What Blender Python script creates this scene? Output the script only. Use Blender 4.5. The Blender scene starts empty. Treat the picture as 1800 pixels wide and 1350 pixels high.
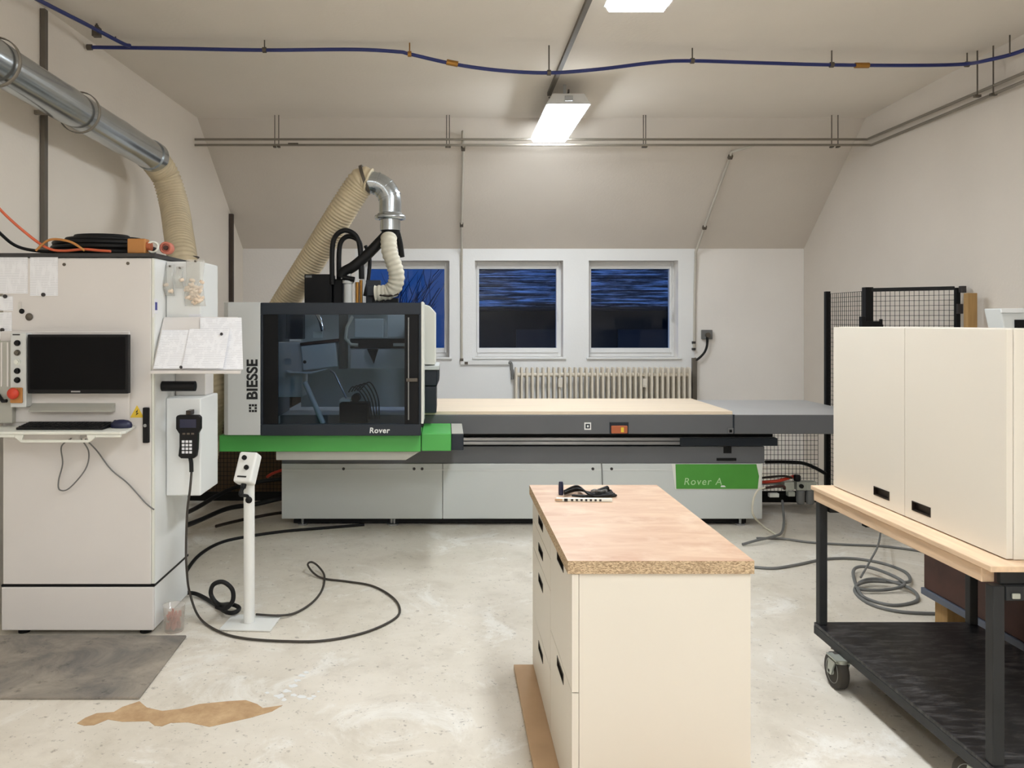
import bpy, bmesh, math, random
from mathutils import Vector, Matrix

random.seed(7)
SC = bpy.context.scene
COL = SC.collection
H = 1.55          # eye height
F = 1400.0        # focal length in pixels of the 1800 px wide frame

def P(px, py, k):
    """a point of the room from its place in the frame and its distance (k = metres per pixel)"""
    return Vector(((px - 785) * k, F * k, H - (py - 565) * k))

def FL(px, py, z=0.008):
    k = (H - z) / (py - 565)
    return Vector(((px - 785) * k, F * k, z))

def LW(y): return 0.042857 * y - 2.55      # left wall line
def RW(y): return 0.042857 * y + 3.465     # right wall line

# ------------------------------------------------------------------ materials
def lin(c):
    return tuple((v / 12.92 if v <= 0.04045 else ((v + 0.055) / 1.055) ** 2.4) for v in [x / 255 for x in c])

MATS = {}
def mat(name, rgb, rough=0.5, metal=0.0, vary=0.06, scale=6.0, bump=0.0, bscale=60.0, coat=0.0, spec=0.5, stretch=None):
    m = bpy.data.materials.new(name); m.use_nodes = True
    nt = m.node_tree; b = nt.nodes['Principled BSDF']
    c = lin(rgb)
    b.inputs['Roughness'].default_value = rough
    b.inputs['Metallic'].default_value = metal
    b.inputs['Specular IOR Level'].default_value = spec
    if coat: b.inputs['Coat Weight'].default_value = coat
    tc = nt.nodes.new('ShaderNodeTexCoord')
    mp = nt.nodes.new('ShaderNodeMapping')
    nt.links.new(tc.outputs['Object'], mp.inputs['Vector'])
    if stretch: mp.inputs['Scale'].default_value = stretch
    n = nt.nodes.new('ShaderNodeTexNoise'); n.inputs['Scale'].default_value = scale; n.inputs['Detail'].default_value = 6
    nt.links.new(mp.outputs[0], n.inputs['Vector'])
    r = nt.nodes.new('ShaderNodeValToRGB')
    r.color_ramp.elements[0].position = 0.3; r.color_ramp.elements[1].position = 0.7
    r.color_ramp.elements[0].color = (*[v * (1 - vary) for v in c], 1)
    r.color_ramp.elements[1].color = (*[min(1, v * (1 + vary)) for v in c], 1)
    nt.links.new(n.outputs['Fac'], r.inputs['Fac'])
    nt.links.new(r.outputs['Color'], b.inputs['Base Color'])
    if bump:
        n2 = nt.nodes.new('ShaderNodeTexNoise'); n2.inputs['Scale'].default_value = bscale; n2.inputs['Detail'].default_value = 4
        nt.links.new(mp.outputs[0], n2.inputs['Vector'])
        bp = nt.nodes.new('ShaderNodeBump'); bp.inputs['Strength'].default_value = bump; bp.inputs['Distance'].default_value = 0.01
        nt.links.new(n2.outputs['Fac'], bp.inputs['Height'])
        nt.links.new(bp.outputs[0], b.inputs['Normal'])
    MATS[name] = m
    return m

M = MATS
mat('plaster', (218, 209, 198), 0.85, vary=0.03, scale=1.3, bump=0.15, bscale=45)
mat('left_plaster_lit', (236, 227, 215), 0.85, vary=0.03, scale=1.3, bump=0.15, bscale=45)  # same plaster made lighter: brighter light on the left wall put into colour
mat('back_plaster_lit', (240, 235, 229), 0.85, vary=0.03, scale=1.3, bump=0.15, bscale=45)  # plaster copy lightened to carry the stronger light on the back wall
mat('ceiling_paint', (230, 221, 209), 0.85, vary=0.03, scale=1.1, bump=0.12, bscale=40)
mat('white_wall', (238, 238, 237), 0.8, vary=0.02, scale=1.5, bump=0.1, bscale=50)
mat('window_white', (232, 232, 230), 0.35, vary=0.02)
mat('cabinet_grey', (220, 215, 211), 0.42, vary=0.02, scale=3)
mat('cabinet_white', (232, 233, 231), 0.42, vary=0.02, scale=3)
mat('dark_lid', (52, 50, 50), 0.6)
mat('black_plastic', (16, 16, 18), 0.45, spec=0.25)
mat('screen_black', (7, 7, 9), 0.3, vary=0.0, spec=0.12)
mat('navy_plastic', (28, 32, 62), 0.4)
mat('rubber_black', (16, 16, 17), 0.55, spec=0.3)
mat('rubber_brown', (58, 52, 46), 0.55)
mat('cable_grey', (112, 112, 110), 0.5)
mat('galvanised', (186, 192, 196), 0.2, metal=0.9, vary=0.16, scale=5, stretch=(1, 0.3, 1))
mat('steel', (170, 172, 174), 0.3, metal=0.9, vary=0.05)
mat('chrome', (225, 225, 225), 0.15, metal=1.0, vary=0.02)
mat('dull_iron', (98, 90, 80), 0.55, metal=0.4, vary=0.1)
mat('pipe_pale', (196, 190, 178), 0.5, vary=0.05)
mat('pipe_grey', (136, 128, 116), 0.5, metal=0.2, vary=0.08)
mat('dark_channel', (104, 97, 87), 0.6, vary=0.1)
mat('brown_channel', (66, 54, 46), 0.6, vary=0.1)
mat('hose_cream', (208, 192, 160), 0.5, vary=0.08, scale=12)
mat('hose_white', (214, 208, 190), 0.7, vary=0.08, scale=14)
mat('blue_hose', (32, 44, 108), 0.4)
mat('brass', (168, 122, 60), 0.35, metal=0.8)
mat('machine_grey', (202, 205, 202), 0.42, vary=0.02, scale=2)
mat('machine_light', (212, 213, 210), 0.4, vary=0.02, scale=2)
mat('machine_ivory', (226, 226, 216), 0.45, vary=0.02, scale=2)
mat('anthracite', (96, 97, 99), 0.48, vary=0.04, scale=4)
mat('table_sheen_grey', (176, 176, 176), 0.4, vary=0.03, scale=3)
mat('slate', (38, 44, 52), 0.42, spec=0.35, vary=0.04, scale=4)
mat('near_black', (10, 10, 12), 0.5, spec=0.25)
mat('green', (80, 170, 80), 0.4, vary=0.04, scale=3)
mat('green_plate', (76, 150, 56), 0.5, vary=0.05, scale=6)
mat('skirt_grey', (176, 174, 164), 0.5, vary=0.03)
mat('print_black', (24, 24, 26), 0.6, vary=0)
mat('print_white', (236, 236, 232), 0.6, vary=0)
mat('print_pale_green', (178, 214, 160), 0.6, vary=0)
mat('print_blue', (52, 60, 140), 0.6, vary=0)
mat('label_white', (232, 232, 236), 0.6, vary=0)
mat('orange_paint', (178, 96, 58), 0.5)
mat('orange_cable', (214, 102, 66), 0.5)
mat('orange_yellow', (188, 128, 66), 0.5)
mat('red_plastic', (204, 60, 34), 0.45)
mat('salmon_plastic', (200, 118, 98), 0.5)
mat('yellow', (232, 196, 60), 0.5)
mat('cream', (224, 216, 202), 0.42, vary=0.012, scale=2)
mat('cream_edge', (224, 214, 188), 0.5, vary=0.015)
mat('slot_dark', (52, 44, 38), 0.4, metal=0.5)
mat('softwood', (222, 191, 158), 0.6, vary=0.12, scale=5, stretch=(8, 0.8, 8), bump=0.1, bscale=20)
mat('wood_old', (160, 126, 78), 0.7, vary=0.15, scale=5, stretch=(8, 8, 0.8))
mat('brown_sheet', (98, 78, 56), 0.8, vary=0.15, scale=4)
mat('fibre_board', (196, 164, 130), 0.75, vary=0.06, scale=8)
mat('spoilboard', (228, 210, 186), 0.7, vary=0.05, scale=3, stretch=(0.4, 6, 1))
mat('trolley_steel', (46, 47, 48), 0.5, metal=0.2, spec=0.3, vary=0.15, scale=8)
mat('wheel_grey', (168, 170, 164), 0.5, vary=0.06)
mat('zinc', (182, 186, 176), 0.4, metal=0.6, vary=0.08)
mat('tyre', (56, 51, 44), 0.75)
mat('rust_brown', (70, 42, 34), 0.65, vary=0.35, scale=5)
mat('blue_grey_steel', (96, 102, 116), 0.5, metal=0.3)
mat('fence_black', (14, 14, 15), 0.5, spec=0.25)
mat('radiator_paint', (228, 218, 200), 0.45, vary=0.02)
mat('post_white', (230, 230, 226), 0.4, vary=0.015)
mat('magnet_dark', (48, 44, 44), 0.5)
mat('lamp_body', (206, 206, 204), 0.45, vary=0.02)
mat('bag_content', (238, 218, 196), 0.7, vary=0.1, scale=30)
mat('outside_wall', (24, 25, 30), 0.9, vary=0.2)
mat('bark', (66, 66, 92), 0.9, vary=0.2)

def tuned(name, fn):
    m = MATS[name]; fn(m.node_tree, m.node_tree.nodes['Principled BSDF'])

def mixcol(nt, fac, a, b):
    n = nt.nodes.new('ShaderNodeMix'); n.data_type = 'RGBA'
    nt.links.new(fac, n.inputs['Factor'])
    for s, v in ((n.inputs[6], a), (n.inputs[7], b)):
        if isinstance(v, tuple): s.default_value = (*v, 1)
        else: nt.links.new(v, s)
    return n.outputs[2]

def noise(nt, vec, scale, detail=6, rough=0.6, dist=0.0):
    n = nt.nodes.new('ShaderNodeTexNoise')
    n.inputs['Scale'].default_value = scale; n.inputs['Detail'].default_value = detail
    n.inputs['Roughness'].default_value = rough; n.inputs['Distortion'].default_value = dist
    nt.links.new(vec, n.inputs['Vector'])
    return n.outputs['Fac']

def ramp(nt, fac, p0, p1, v0=0.0, v1=1.0):
    r = nt.nodes.new('ShaderNodeMapRange'); r.clamp = True
    nt.links.new(fac, r.inputs['Value'])
    r.inputs['From Min'].default_value = p0; r.inputs['From Max'].default_value = p1
    r.inputs['To Min'].default_value = v0; r.inputs['To Max'].default_value = v1
    return r.outputs['Result']

def newmat(name):
    m = bpy.data.materials.new(name); m.use_nodes = True
    MATS[name] = m
    nt = m.node_tree
    tc = nt.nodes.new('ShaderNodeTexCoord')
    return m, nt, nt.nodes['Principled BSDF'], tc.outputs['Object']

# concrete floor: worn pale coating, speckles, dirt clouds
m, nt, b, v = newmat('concrete')
c = mixcol(nt, ramp(nt, noise(nt, v, 0.9, 8, 0.65), 0.35, 0.65), lin((206, 197, 181)), lin((229, 221, 208)))
c = mixcol(nt, ramp(nt, noise(nt, v, 5.0, 8, 0.7, 0.4), 0.5, 0.75, 0, 0.5), c, lin((182, 171, 154)))
c = mixcol(nt, ramp(nt, noise(nt, v, 2.3, 10, 0.75, 0.8), 0.54, 0.64, 0, 0.6), c, lin((240, 237, 230)))
c = mixcol(nt, ramp(nt, noise(nt, v, 28.0, 4, 0.6), 0.63, 0.72, 0, 0.6), c, lin((132, 120, 106)))
c = mixcol(nt, ramp(nt, noise(nt, v, 70.0, 2, 0.5), 0.68, 0.75, 0, 0.5), c, lin((96, 88, 80)))
nt.links.new(c, b.inputs['Base Color'])
nt.links.new(ramp(nt, noise(nt, v, 3, 6), 0.3, 0.7, 0.38, 0.62), b.inputs['Roughness'])
bp = nt.nodes.new('ShaderNodeBump'); bp.inputs['Strength'].default_value = 0.12; bp.inputs['Distance'].default_value = 0.01
nt.links.new(noise(nt, v, 18, 6), bp.inputs['Height']); nt.links.new(bp.outputs[0], b.inputs['Normal'])

# chipboard core (worktop edges): coarse light and dark chips
m, nt, b, v = newmat('chipboard')
vo = nt.nodes.new('ShaderNodeTexVoronoi'); vo.inputs['Scale'].default_value = 330
mp = nt.nodes.new('ShaderNodeMapping'); mp.inputs['Scale'].default_value = (0.6, 0.6, 1.5)
nt.links.new(v, mp.inputs['Vector']); nt.links.new(mp.outputs[0], vo.inputs['Vector'])
sp = nt.nodes.new('ShaderNodeSeparateColor'); nt.links.new(vo.outputs['Color'], sp.inputs[0])
c = mixcol(nt, ramp(nt, sp.outputs[0], 0.1, 0.9), lin((146, 120, 92)), lin((214, 188, 152)))
nt.links.new(c, b.inputs['Base Color']); b.inputs['Roughness'].default_value = 0.8

# worktop face: pale pinkish board with soft grain and worn patches
m, nt, b, v = newmat('worktop_face')
mp = nt.nodes.new('ShaderNodeMapping'); mp.inputs['Scale'].default_value = (1.0, 3.5, 1.0)
nt.links.new(v, mp.inputs['Vector'])
c = mixcol(nt, ramp(nt, noise(nt, mp.outputs[0], 3, 8, 0.6, 0.5), 0.35, 0.7), lin((214, 184, 156)), lin((188, 146, 118)))
c = mixcol(nt, ramp(nt, noise(nt, v, 6, 6, 0.6), 0.52, 0.75, 0, 0.7), c, lin((226, 203, 178)))
c = mixcol(nt, ramp(nt, noise(nt, mp.outputs[0], 40, 3), 0.62, 0.75, 0, 0.35), c, lin((188, 146, 108)))
nt.links.new(c, b.inputs['Base Color']); b.inputs['Roughness'].default_value = 0.45

# floor mat: dusty grey rubber
m, nt, b, v = newmat('mat_rubber')
c = mixcol(nt, ramp(nt, noise(nt, v, 3, 8, 0.7, 0.6), 0.35, 0.7), lin((106, 102, 98)), lin((164, 153, 139)))
c = mixcol(nt, ramp(nt, noise(nt, v, 14, 6, 0.7), 0.58, 0.7, 0, 0.6), c, lin((60, 58, 56)))
nt.links.new(c, b.inputs['Base Color']); b.inputs['Roughness'].default_value = 0.85

# bare patch where the floor coating has come off
m, nt, b, v = newmat('bare_screed')
c = mixcol(nt, ramp(nt, noise(nt, v, 9, 8, 0.7), 0.35, 0.7), lin((172, 138, 100)), lin((204, 172, 132)))
nt.links.new(c, b.inputs['Base Color']); b.inputs['Roughness'].default_value = 0.9

# scuffed dark steel shelf of the trolley
m, nt, b, v = newmat('shelf_steel')
mp = nt.nodes.new('ShaderNodeMapping'); mp.inputs['Scale'].default_value = (1.0, 4.0, 1.0)
nt.links.new(v, mp.inputs['Vector'])
c = mixcol(nt, ramp(nt, noise(nt, mp.outputs[0], 9, 8, 0.75, 0.4), 0.48, 0.72, 0, 0.8), lin((18, 17, 19)), lin((96, 94, 94)))
nt.links.new(c, b.inputs['Base Color']); b.inputs['Roughness'].default_value = 0.36; b.inputs['Metallic'].default_value = 0.0; b.inputs['Specular IOR Level'].default_value = 0.35

# printed paper: grey text lines on white
m, nt, b, v = newmat('paper')
sx = nt.nodes.new('ShaderNodeSeparateXYZ'); nt.links.new(v, sx.inputs[0])
mo = nt.nodes.new('ShaderNodeMath'); mo.operation = 'MULTIPLY'; mo.inputs[1].default_value = 120.0
nt.links.new(sx.outputs['Z'], mo.inputs[0])
fr = nt.nodes.new('ShaderNodeMath'); fr.operation = 'FRACT'; nt.links.new(mo.outputs[0], fr.inputs[0])
line = ramp(nt, fr.outputs[0], 0.68, 0.75)
mp = nt.nodes.new('ShaderNodeMapping'); mp.inputs['Scale'].default_value = (30, 30, 8); nt.links.new(v, mp.inputs['Vector'])
brk = ramp(nt, noise(nt, mp.outputs[0], 1.5, 2), 0.42, 0.5)
mu = nt.nodes.new('ShaderNodeMath'); mu.operation = 'MULTIPLY'
nt.links.new(line, mu.inputs[0]); nt.links.new(brk, mu.inputs[1])
mu2 = nt.nodes.new('ShaderNodeMath'); mu2.operation = 'MULTIPLY'; mu2.inputs[1].default_value = 0.28
nt.links.new(mu.outputs[0], mu2.inputs[0])
c = mixcol(nt, mu2.outputs[0], lin((240, 240, 243)), lin((130, 130, 140)))
nt.links.new(c, b.inputs['Base Color']); b.inputs['Roughness'].default_value = 0.7

def see_through(name, tint, gloss, rough=0.02, diffuse=None, dfac=0.0):
    m = bpy.data.materials.new(name); m.use_nodes = True; MATS[name] = m
    nt = m.node_tree; nt.nodes.remove(nt.nodes['Principled BSDF'])
    out = nt.nodes['Material Output']
    tr = nt.nodes.new('ShaderNodeBsdfTransparent'); tr.inputs[0].default_value = (*tint, 1)
    gl = nt.nodes.new('ShaderNodeBsdfGlossy'); gl.inputs['Roughness'].default_value = rough
    lw = nt.nodes.new('ShaderNodeLayerWeight'); lw.inputs[0].default_value = 0.5
    pw_ = nt.nodes.new('ShaderNodeMath'); pw_.operation = 'POWER'; nt.links.new(lw.outputs['Facing'], pw_.inputs[0]); pw_.inputs[1].default_value = 4.0
    fr = nt.nodes.new('ShaderNodeMath'); fr.operation = 'MULTIPLY_ADD'; nt.links.new(pw_.outputs[0], fr.inputs[0]); fr.inputs[1].default_value = 0.6; fr.inputs[2].default_value = gloss
    mx = nt.nodes.new('ShaderNodeMixShader')
    nt.links.new(fr.outputs[0], mx.inputs[0]); nt.links.new(tr.outputs[0], mx.inputs[1]); nt.links.new(gl.outputs[0], mx.inputs[2])
    last = mx.outputs[0]
    if diffuse:
        df = nt.nodes.new('ShaderNodeBsdfDiffuse'); df.inputs[0].default_value = (*lin(diffuse), 1)
        m2 = nt.nodes.new('ShaderNodeMixShader'); m2.inputs[0].default_value = dfac
        nt.links.new(last, m2.inputs[1]); nt.links.new(df.outputs[0], m2.inputs[2]); last = m2.outputs[0]
    nt.links.new(last, out.inputs['Surface'])
see_through('window_glass', (0.84, 0.89, 0.93), 0.016)
see_through('tinted_glass', (0.54, 0.61, 0.69), 0.02)
see_through('clear_plastic', (0.96, 0.96, 0.95), 0.04, 0.1, (240, 238, 232), 0.25)
see_through('cup_plastic', (0.97, 0.95, 0.93), 0.03, 0.1, (240, 236, 230), 0.22)

def emis(name, rgb, s):
    m = bpy.data.materials.new(name); m.use_nodes = True; MATS[name] = m
    nt = m.node_tree; nt.nodes.remove(nt.nodes['Principled BSDF'])
    e = nt.nodes.new('ShaderNodeEmission'); e.inputs[0].default_value = (*lin(rgb), 1); e.inputs[1].default_value = s
    nt.links.new(e.outputs[0], nt.nodes['Material Output'].inputs['Surface'])
emis('lamp_lens', (240, 248, 255), 48.5)

# snow-dusted roof tiles
m, nt, b, v = newmat('snowy_tiles')
mp = nt.nodes.new('ShaderNodeMapping'); mp.inputs['Scale'].default_value = (0.5, 6, 10); nt.links.new(v, mp.inputs['Vector'])
c = mixcol(nt, ramp(nt, noise(nt, mp.outputs[0], 2.2, 8, 0.7), 0.49, 0.62), lin((34, 36, 44)), lin((240, 242, 246)))
nt.links.new(c, b.inputs['Base Color']); b.inputs['Roughness'].default_value = 0.9

# ------------------------------------------------------------------ mesh builder
WORLD = {}       # world position of every object's origin

class MB:
    def __init__(s): s.v = []; s.f = []; s.sm = []
    def add(s, vs, fs, smooth=False):
        o = len(s.v); s.v += [Vector(p) for p in vs]
        for f in fs: s.f.append([o + i for i in f]); s.sm.append(smooth)
        return s
    def box(s, x0, x1, y0, y1, z0, z1):
        return s.add([(x, y, z) for x in (x0, x1) for y in (y0, y1) for z in (z0, z1)],
                     [(0, 1, 3, 2), (4, 6, 7, 5), (0, 4, 5, 1), (2, 3, 7, 6), (0, 2, 6, 4), (1, 5, 7, 3)])
    def hexa(s, a, b):
        """a, b: two quads of 4 points, joined to a solid"""
        return s.add(list(a) + list(b), [(0, 3, 2, 1), (4, 5, 6, 7), (0, 1, 5, 4), (1, 2, 6, 5), (2, 3, 7, 6), (3, 0, 4, 7)])
    def obox(s, c, size, rot):
        hx, hy, hz = [q / 2 for q in size]; c = Vector(c)
        vs = [c + rot @ Vector((x, y, z)) for x in (-hx, hx) for y in (-hy, hy) for z in (-hz, hz)]
        return s.add(vs, [(0, 1, 3, 2), (4, 6, 7, 5), (0, 4, 5, 1), (2, 3, 7, 6), (0, 2, 6, 4), (1, 5, 7, 3)])
    def prism(s, poly, axis, a, b):
        """poly: 2D points; axis 'x','y','z' is the extrusion axis"""
        def mk(p, t):
            return {'x': (t, p[0], p[1]), 'y': (p[0], t, p[1]), 'z': (p[0], p[1], t)}[axis]
        n = len(poly)
        vs = [mk(p, a) for p in poly] + [mk(p, b) for p in poly]
        fs = [list(range(n))[::-1], list(range(n, 2 * n))] + [(i, (i + 1) % n, n + (i + 1) % n, n + i) for i in range(n)]
        return s.add(vs, fs)
    def rings(s, rings, closed=False, caps=True, smooth=True):
        n = len(rings[0]); vs = [p for r in rings for p in r]; m = len(rings); fs = []
        for i in range(m if closed else m - 1):
            j = (i + 1) % m
            for q in range(n): fs.append((i * n + q, i * n + (q + 1) % n, j * n + (q + 1) % n, j * n + q))
        s.add(vs, fs, smooth)
        if caps and not closed:
            s.add(rings[0], [list(range(n))[::-1]]); s.add(rings[-1], [list(range(n))])
        return s
    def tube(s, pts, r, n=8, caps=True, closed=False, rf=None):
        pts = [Vector(p) for p in pts]; m = len(pts)
        T = []
        for i in range(m):
            a = pts[(i - 1) % m] if (i > 0 or closed) else pts[i]
            b = pts[(i + 1) % m] if (i < m - 1 or closed) else pts[i]
            d = (b - a); T.append(d.normalized() if d.length > 1e-9 else Vector((0, 0, 1)))
        u = T[0].orthogonal().normalized(); rg = []
        for i in range(m):
            u = (u - T[i] * u.dot(T[i])); u = u.normalized() if u.length > 1e-6 else T[i].orthogonal().normalized()
            w = T[i].cross(u); rr = rf(i) if rf else r
            rg.append([pts[i] + (u * math.cos(t) + w * math.sin(t)) * rr for t in [2 * math.pi * q / n for q in range(n)]])
        return s.rings(rg, closed, caps)
    def cyl(s, a, b, r, n=16, r1=None):
        a, b = Vector(a), Vector(b); r1 = r if r1 is None else r1
        d = (b - a).normalized(); u = d.orthogonal().normalized(); w = d.cross(u)
        R = [[p + (u * math.cos(t) + w * math.sin(t)) * q for t in [2 * math.pi * i / n for i in range(n)]] for p, q in ((a, r), (b, r1))]
        return s.rings(R, caps=True)
    def lathe(s, base, axis, prof, n=24):
        """prof: (radius, height along axis)"""
        base = Vector(base); d = Vector(axis).normalized(); u = d.orthogonal().normalized(); w = d.cross(u)
        R = [[base + d * h + (u * math.cos(t) + w * math.sin(t)) * max(r, 1e-4) for t in [2 * math.pi * i / n for i in range(n)]] for r, h in prof]
        return s.rings(R, caps=True)
    def build(s, name, material, parent=None, bevel=0.0, seg=2):
        lo = Vector([min(p[i] for p in s.v) for i in range(3)]); hi = Vector([max(p[i] for p in s.v) for i in range(3)])
        org = Vector(((lo.x + hi.x) / 2, (lo.y + hi.y) / 2, lo.z))
        me = bpy.data.meshes.new(name)
        me.from_pydata([p - org for p in s.v], [], s.f)
        for p, q in zip(me.polygons, s.sm): p.use_smooth = q
        bm = bmesh.new(); bm.from_mesh(me); bmesh.ops.recalc_face_normals(bm, faces=bm.faces); bm.to_mesh(me); bm.free()
        for mm in (material if isinstance(material, (list, tuple)) else [material]):
            me.materials.append(M[mm] if isinstance(mm, str) else mm)
        o = bpy.data.objects.new(name, me); COL.objects.link(o)
        WORLD[o.name] = org
        if parent is not None:
            o.parent = parent; o.location = org - WORLD[parent.name]
        else: o.location = org
        if bevel:
            bv = o.modifiers.new('bevel', 'BEVEL'); bv.width = bevel; bv.segments = seg; bv.limit_method = 'ANGLE'; bv.angle_limit = math.radians(40)
        return o

def B(x0, x1, y0, y1, z0, z1): return MB().box(x0, x1, y0, y1, z0, z1)

def tag(o, label=None, cat=None, group=None, kind=None):
    if label: o['label'] = label
    if cat: o['category'] = cat
    if group: o['group'] = group
    if kind: o['kind'] = kind
    return o

def thing(name, loc, label, cat, group=None):
    o = bpy.data.objects.new(name, None); COL.objects.link(o); o.location = loc
    o.empty_display_size = 0.1
    WORLD[o.name] = Vector(loc)
    return tag(o, label, cat, group)

def struct(o, name=None):
    o['kind'] = 'structure'; return o

def smooth_path(pts, sub=8):
    pts = [Vector(p) for p in pts]; out = []
    for i in range(len(pts) - 1):
        p0 = pts[max(i - 1, 0)]; p1 = pts[i]; p2 = pts[i + 1]; p3 = pts[min(i + 2, len(pts) - 1)]
        for q in range(sub):
            t = q / sub
            out.append(0.5 * ((2 * p1) + (-p0 + p2) * t + (2 * p0 - 5 * p1 + 4 * p2 - p3) * t * t + (-p0 + 3 * p1 - 3 * p2 + p3) * t ** 3))
    out.append(pts[-1]); return out

def resample(pts, step):
    out = [pts[0]]; acc = 0.0
    for a, b in zip(pts, pts[1:]):
        L = (b - a).length; d = step - acc
        while d <= L:
            out.append(a.lerp(b, d / L)); d += step
        acc = (acc + L) % step
    out.append(pts[-1]); return out

def ribbed(pts, r, pitch=0.024, amp=0.05, n=22):
    q = resample(smooth_path(pts, 24), pitch / 4)
    prof = (1 - amp, 1.0, 1 + amp, 1.0)
    return MB().tube(q, r, n, rf=lambda i: r * prof[i % 4])

def cable(pts, r, n=6, sub=8): return MB().tube(smooth_path(pts, sub), r, n)

def text(name, body, size, mtl, parent, origin, ux, uy, extrude=0.0008, bold=0.0, spacing=1.0, shear=0.0):
    """lettering laid on a surface: origin = start of the baseline, ux = reading direction, uy = up of the letters"""
    cu = bpy.data.curves.new(name, 'FONT'); cu.body = body; cu.size = size; cu.extrude = extrude; cu.offset = bold
    cu.space_character = spacing; cu.shear = shear
    tmp = bpy.data.objects.new(name + '_t', cu); COL.objects.link(tmp)
    dg = bpy.context.evaluated_depsgraph_get()
    me = bpy.data.meshes.new_from_object(tmp.evaluated_get(dg))
    bpy.data.objects.remove(tmp); bpy.data.curves.remove(cu)
    ux, uy = Vector(ux).normalized(), Vector(uy).normalized(); un = ux.cross(uy)
    mb = MB()
    mb.add([Vector(origin) + ux * w.co.x + uy * w.co.y + un * w.co.z for w in me.vertices], [list(p.vertices) for p in me.polygons])
    bpy.data.meshes.remove(me)
    return mb.build(name, mtl, parent)

# ================================================================== THE ROOM
YB = F * 0.0061            # back wall face
YC = F * 0.00512           # where the ceiling meets the slope
ZC = 3.383; ZK = 2.33; YF = -3.2
WO = [(-0.915, 0.030), (0.305, 1.250), (1.525, 2.483)]   # window openings in x
WZ0, WZ1 = 1.166, 2.203

def quadwall(fn, y0, y1, side):
    d = 0.2 * side
    return [(fn(y0), y0), (fn(y1), y1), (fn(y1) + d, y1), (fn(y0) + d, y0)]

mb = MB(); mb.prism([(LW(YF) - .2, YF), (RW(YF) + .2, YF), (RW(YB) + .2, YB + .3), (LW(YB) - .2, YB + .3)], 'z', -0.15, 0)
struct(mb.build('floor', 'concrete'))
mb = MB(); mb.prism([(LW(YF) - .2, YF), (RW(YF) + .2, YF), (RW(YC) + .2, YC), (LW(YC) - .2, YC)], 'z', ZC, ZC + .2)
struct(mb.build('ceiling', 'ceiling_paint'))
mb = MB()
mb.prism([(YC, ZC), (YB, ZK), (YB + .3, ZK + .01), (YB + .3, ZK + .15), (YC, ZC + .2)], 'x', LW(YC) - .25, RW(YB) + .25)
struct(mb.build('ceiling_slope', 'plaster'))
mb = MB(); mb.prism(quadwall(LW, YF, YB + .3, -1), 'z', 0, ZC + .2); struct(mb.build('wall_left', 'left_plaster_lit'))
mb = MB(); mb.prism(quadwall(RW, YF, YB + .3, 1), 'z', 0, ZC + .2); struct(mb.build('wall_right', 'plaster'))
struct(B(LW(YF) - .2, RW(YF) + .2, YF - .2, YF, 0, ZC + .2).build('wall_front', 'plaster'))
mb = MB(); T = YB + .26
xs = [LW(YB) - .01, WO[0][0], WO[0][1], WO[1][0], WO[1][1], WO[2][0], WO[2][1], RW(YB) + .01]
for i in range(0, 7, 2): mb.box(xs[i], xs[i + 1], YB, T, 0, ZK + .012)
for a, c in WO:
    mb.box(a, c, YB, T, 0, WZ0); mb.box(a, c, YB, T, WZ1, ZK + .012)
struct(mb.build('wall_back', 'back_plaster_lit'))
mb = MB(); xs[0] = -.98; xs[7] = 2.655
for i in range(0, 7, 2): mb.box(xs[i], xs[i + 1], YB - .005, YB - .0005, .001, ZK - .003)
for a, c in WO:
    mb.box(a, c, YB - .005, YB - .0005, .001, WZ0 - .024); mb.box(a, c, YB - .005, YB - .0005, WZ1, ZK - .003)
struct(mb.build('trim_3', 'white_wall'))

# windows
def window(n, a, c, grey):
    r = bpy.data.objects.new('window_%d' % n, None); COL.objects.link(r); r.location = ((a + c) / 2, YB, WZ0); WORLD[r.name] = Vector(r.location)
    r['kind'] = 'structure'
    y0, y1 = YB + .15, YB + .22
    f = MB(); L, R_, Bt, Tp = .03, .035, .05, .05
    a += .001; c -= .001
    z0, z1 = WZ0 + .001, WZ1 - .001
    f.box(a, a + L, y0, y1, z0, z1); f.box(c - R_, c, y0, y1, z0, z1)
    f.box(a + L, c - R_, y0, y1, z0, z0 + Bt); f.box(a + L, c - R_, y0, y1, z1 - Tp, z1)
    f.build('window_frame', 'window_white', r, .004)
    s = MB(); e = .024; ys = y0 - .018
    x0, x1, w0, w1 = a + L - .006, c - R_ + .006, z0 + Bt - .006, z1 - Tp + .006
    s.box(x0, x0 + e, ys, y1 - .02, w0, w1); s.box(x1 - e, x1, ys, y1 - .02, w0, w1)
    s.box(x0 + e, x1 - e, ys, y1 - .02, w0, w0 + .05); s.box(x0 + e, x1 - e, ys, y1 - .02, w1 - .036, w1)
    sash = s.build('sash', 'window_white', r, .003)
    B(x0 + e - .004, x1 - e + .004, y0 + .012, y0 + .02, w0 + .046, w1 - .032).build('pane', 'window_glass', sash)
    hd = MB(); zc = (w0 + w1) / 2 - .02
    hd.box(x1 - e + .004, x1 - .004, ys - .008, ys, zc - .03, zc + .03); hd.box(x1 - .018, x1 - .006, ys - .03, ys - .016, zc - .09, zc + .008); hd.cyl((x1 - .012, ys - .02, zc), (x1 - .012, ys, zc), .006, 8)
    hd.build('handle', 'window_white', sash, .002)
    B(a - .03, c + .03, YB - .03, YB - .0055, WZ0 - .022, WZ0 + .001).build('window_sill', 'window_white', r, .004)
    return r
for i, (a, c) in enumerate(WO): window(i + 1, a, c, i == 0)

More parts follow.
